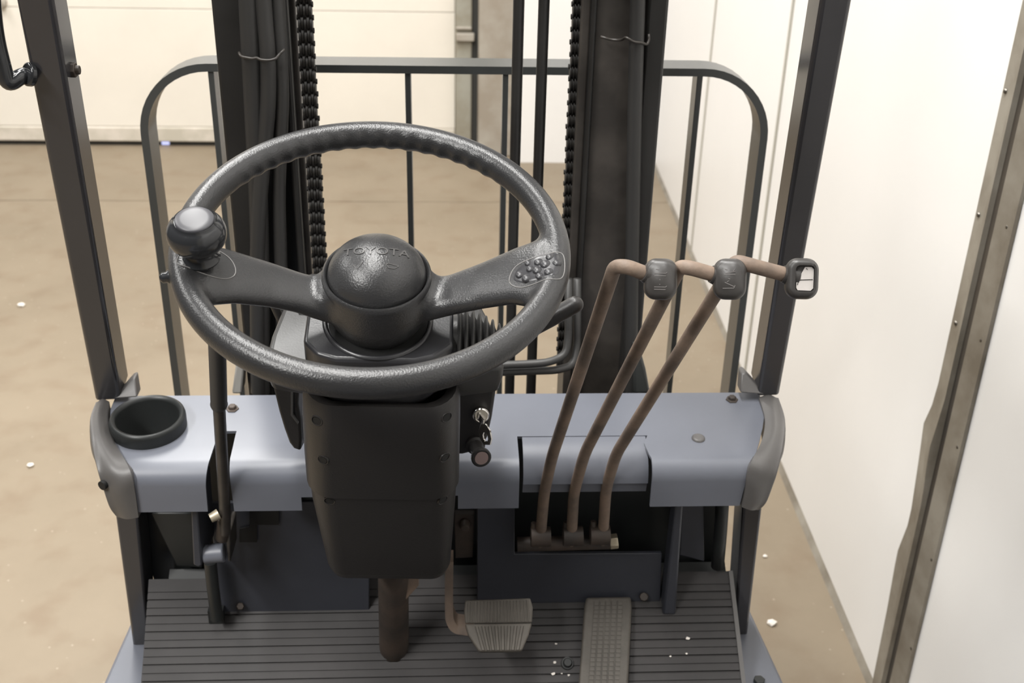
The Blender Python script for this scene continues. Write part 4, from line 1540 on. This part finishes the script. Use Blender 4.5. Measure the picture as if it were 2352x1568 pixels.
acc = [(0.21179, 1.25984, 0.58962), (0.27525, 1.26006, 0.58978), (0.27613, 1.2495, 0.58211), (0.25975, 1.14402, 0.51289), (0.19199, 1.14509, 0.51366), (0.20865, 1.25036, 0.58273)]
bm = B()
prism(bm, acc, -MN * 0.012)
ap = obj('accelerator_pedal', bm, M['pedal'], TR, bevel=0.0035, seg=3)
part(ap, 'long brown rubber accelerator pedal with a grid of blocks')
a, b, c_, d = [Vector(acc[i]) for i in (0, 1, 3, 4)]
blk = None
for r in range(21):
    for cc in range(5):
        v0 = 0.05 + 0.92 * r / 21
        t0 = 0.17 + 0.66 * cc / 5
        cen = a.lerp(b, t0 + 0.066).lerp(d.lerp(c_, t0 + 0.066), v0 + 0.02)
        if blk is None:
            bm = B()
            box(bm, (-0.0031, -0.0028, -0.001), (0.0031, 0.0028, 0.0013))
            blk = obj('pedal_block', bm, M['pedal'], ap)
            k_ = blk
        else:
            k_ = blk.copy()
            COL.objects.link(k_)
            k_.parent = ap
        k_.matrix_local = axis_matrix(cen, MN)

# ------------------------------------------------------------ loose things
bm = B()
kdir = Vector((0.012, -0.006, -0.020)).normalized()
k0 = Vector((0.05357, 1.136, 0.96235))
k1 = Vector((0.05863, 1.118, 0.96374))
kface = Vector((-0.75, -0.6, 0.25)).normalized()
dd = (k1 - k0).normalized()
sdv = dd.cross(kface).normalized()
kf2 = sdv.cross(dd).normalized()
prism(bm, [k0 - sdv * 0.0035, k0 + sdv * 0.0035, k1 + sdv * 0.0035, k1 - sdv * 0.0035], kf2 * 0.0018)
hd = [(-0.004, -0.0), (-0.0095, 0.008), (-0.0095, 0.018), (-0.005, 0.025), (0.005, 0.025), (0.0095, 0.018), (0.0095, 0.008), (0.004, 0.0)]
down = (Vector((0.06164, 1.112, 0.94865)) - k1).normalized()
sd2 = down.cross(kface).normalized()
out = [k1 + sd2 * x + down * y for x, y in hd]
inn = [k1 + sd2 * (x * 0.42) + down * (0.0155 + (y - 0.0125) * 0.42) for x, y in hd]
va = [bm.verts.new(p) for p in out]
vb = [bm.verts.new(p) for p in inn]
tv = sd2.cross(down).normalized() * 0.0022
vc = [bm.verts.new(p + tv) for p in out]
vd = [bm.verts.new(p + tv) for p in inn]
n = len(va)
for i in range(n):
    j = (i + 1) % n
    bm.faces.new((va[i], va[j], vb[j], vb[i]))
    bm.faces.new((vc[j], vc[i], vd[i], vd[j]))
    bm.faces.new((va[j], va[i], vc[i], vc[j]))
    bm.faces.new((vb[i], vb[j], vd[j], vd[i]))
key = obj('ignition_key', bm, M['chrome'], bevel=0.0004)
tag(key, 'small metal key with a holed bow, turned in the chrome ignition switch', 'key')

chips = [(0.35426, 1.22235, 0.54384), (0.16689, 1.21906, 0.54145), (0.35038, 1.20574, 0.53177), (0.32719, 1.20266, 0.52954), (0.16451, 1.19825, 0.52633), (0.1614, 1.18584, 0.51731), (0.18251, 1.18409, 0.51604), (0.17294, 1.18614, 0.51753)]
clab = ['largest pale paint chip on the grooved mat, right of the accelerator pedal', 'pale chip on the mat between the brake pedal and accelerator', 'tiny pale chip just below the largest chip on the mat', 'tiny pale chip on the mat close to the accelerator pedal edge',
        'pale elongated chip beside the round mat bolt', 'pale chip below and left of the round mat bolt', 'tiny pale chip straight below the round mat bolt', 'tiniest pale chip between two chips under the mat bolt']
for i, (p, sz) in enumerate(zip(chips, (0.0042, 0.0022, 0.0020, 0.0022, 0.0030, 0.0032, 0.0020, 0.0016))):
    bm = B()
    pts = []
    for k in range(6):
        a = 2 * math.pi * k / 6 + random.uniform(-0.3, 0.3)
        r = sz * random.uniform(0.55, 1.1)
        pts.append(Vector(p) + Vector((1, 0, 0)) * (r * math.cos(a)) + MS * (r * 0.7 * math.sin(a)) - MN * 0.0012)
    prism(bm, pts, MN * (sz * 0.55))
    o = obj('paint_chip', bm, M['chip'])
    tag(o, clab[i], 'chip', 'pale chips on the floor mat')

for nm, px, sz, lb in (('concrete_crumb', (0.70971, 1.86935, 0.001), 0.012, 'pale concrete crumb on the floor right of the truck by the white wall'),
                       ('concrete_crumb', (0.75357, 2.10034, 0.001), 0.006, 'small pale crumb on the floor near the right front leg'),
                       ('concrete_crumb', (-1.06069, 2.51334, 0.001), 0.010, 'pale crumb on the concrete floor left of the cup holder'),
                       ('concrete_crumb', (-1.40276, 3.48205, 0.001), 0.014, 'pale crumb on the bare floor left of the left pillar')):
    bm = B()
    bmesh.ops.create_icosphere(bm, subdivisions=1, radius=sz)
    for v in bm.verts:
        v.co = Vector((v.co.x * random.uniform(0.6, 1.2), v.co.y * random.uniform(0.6, 1.2), v.co.z * 0.4)) + Vector(px) + Vector((0, 0, sz * 0.3))
    o = obj(nm, bm, M['chip'])
    tag(o, lb, 'crumb', 'pale crumbs on the concrete floor')
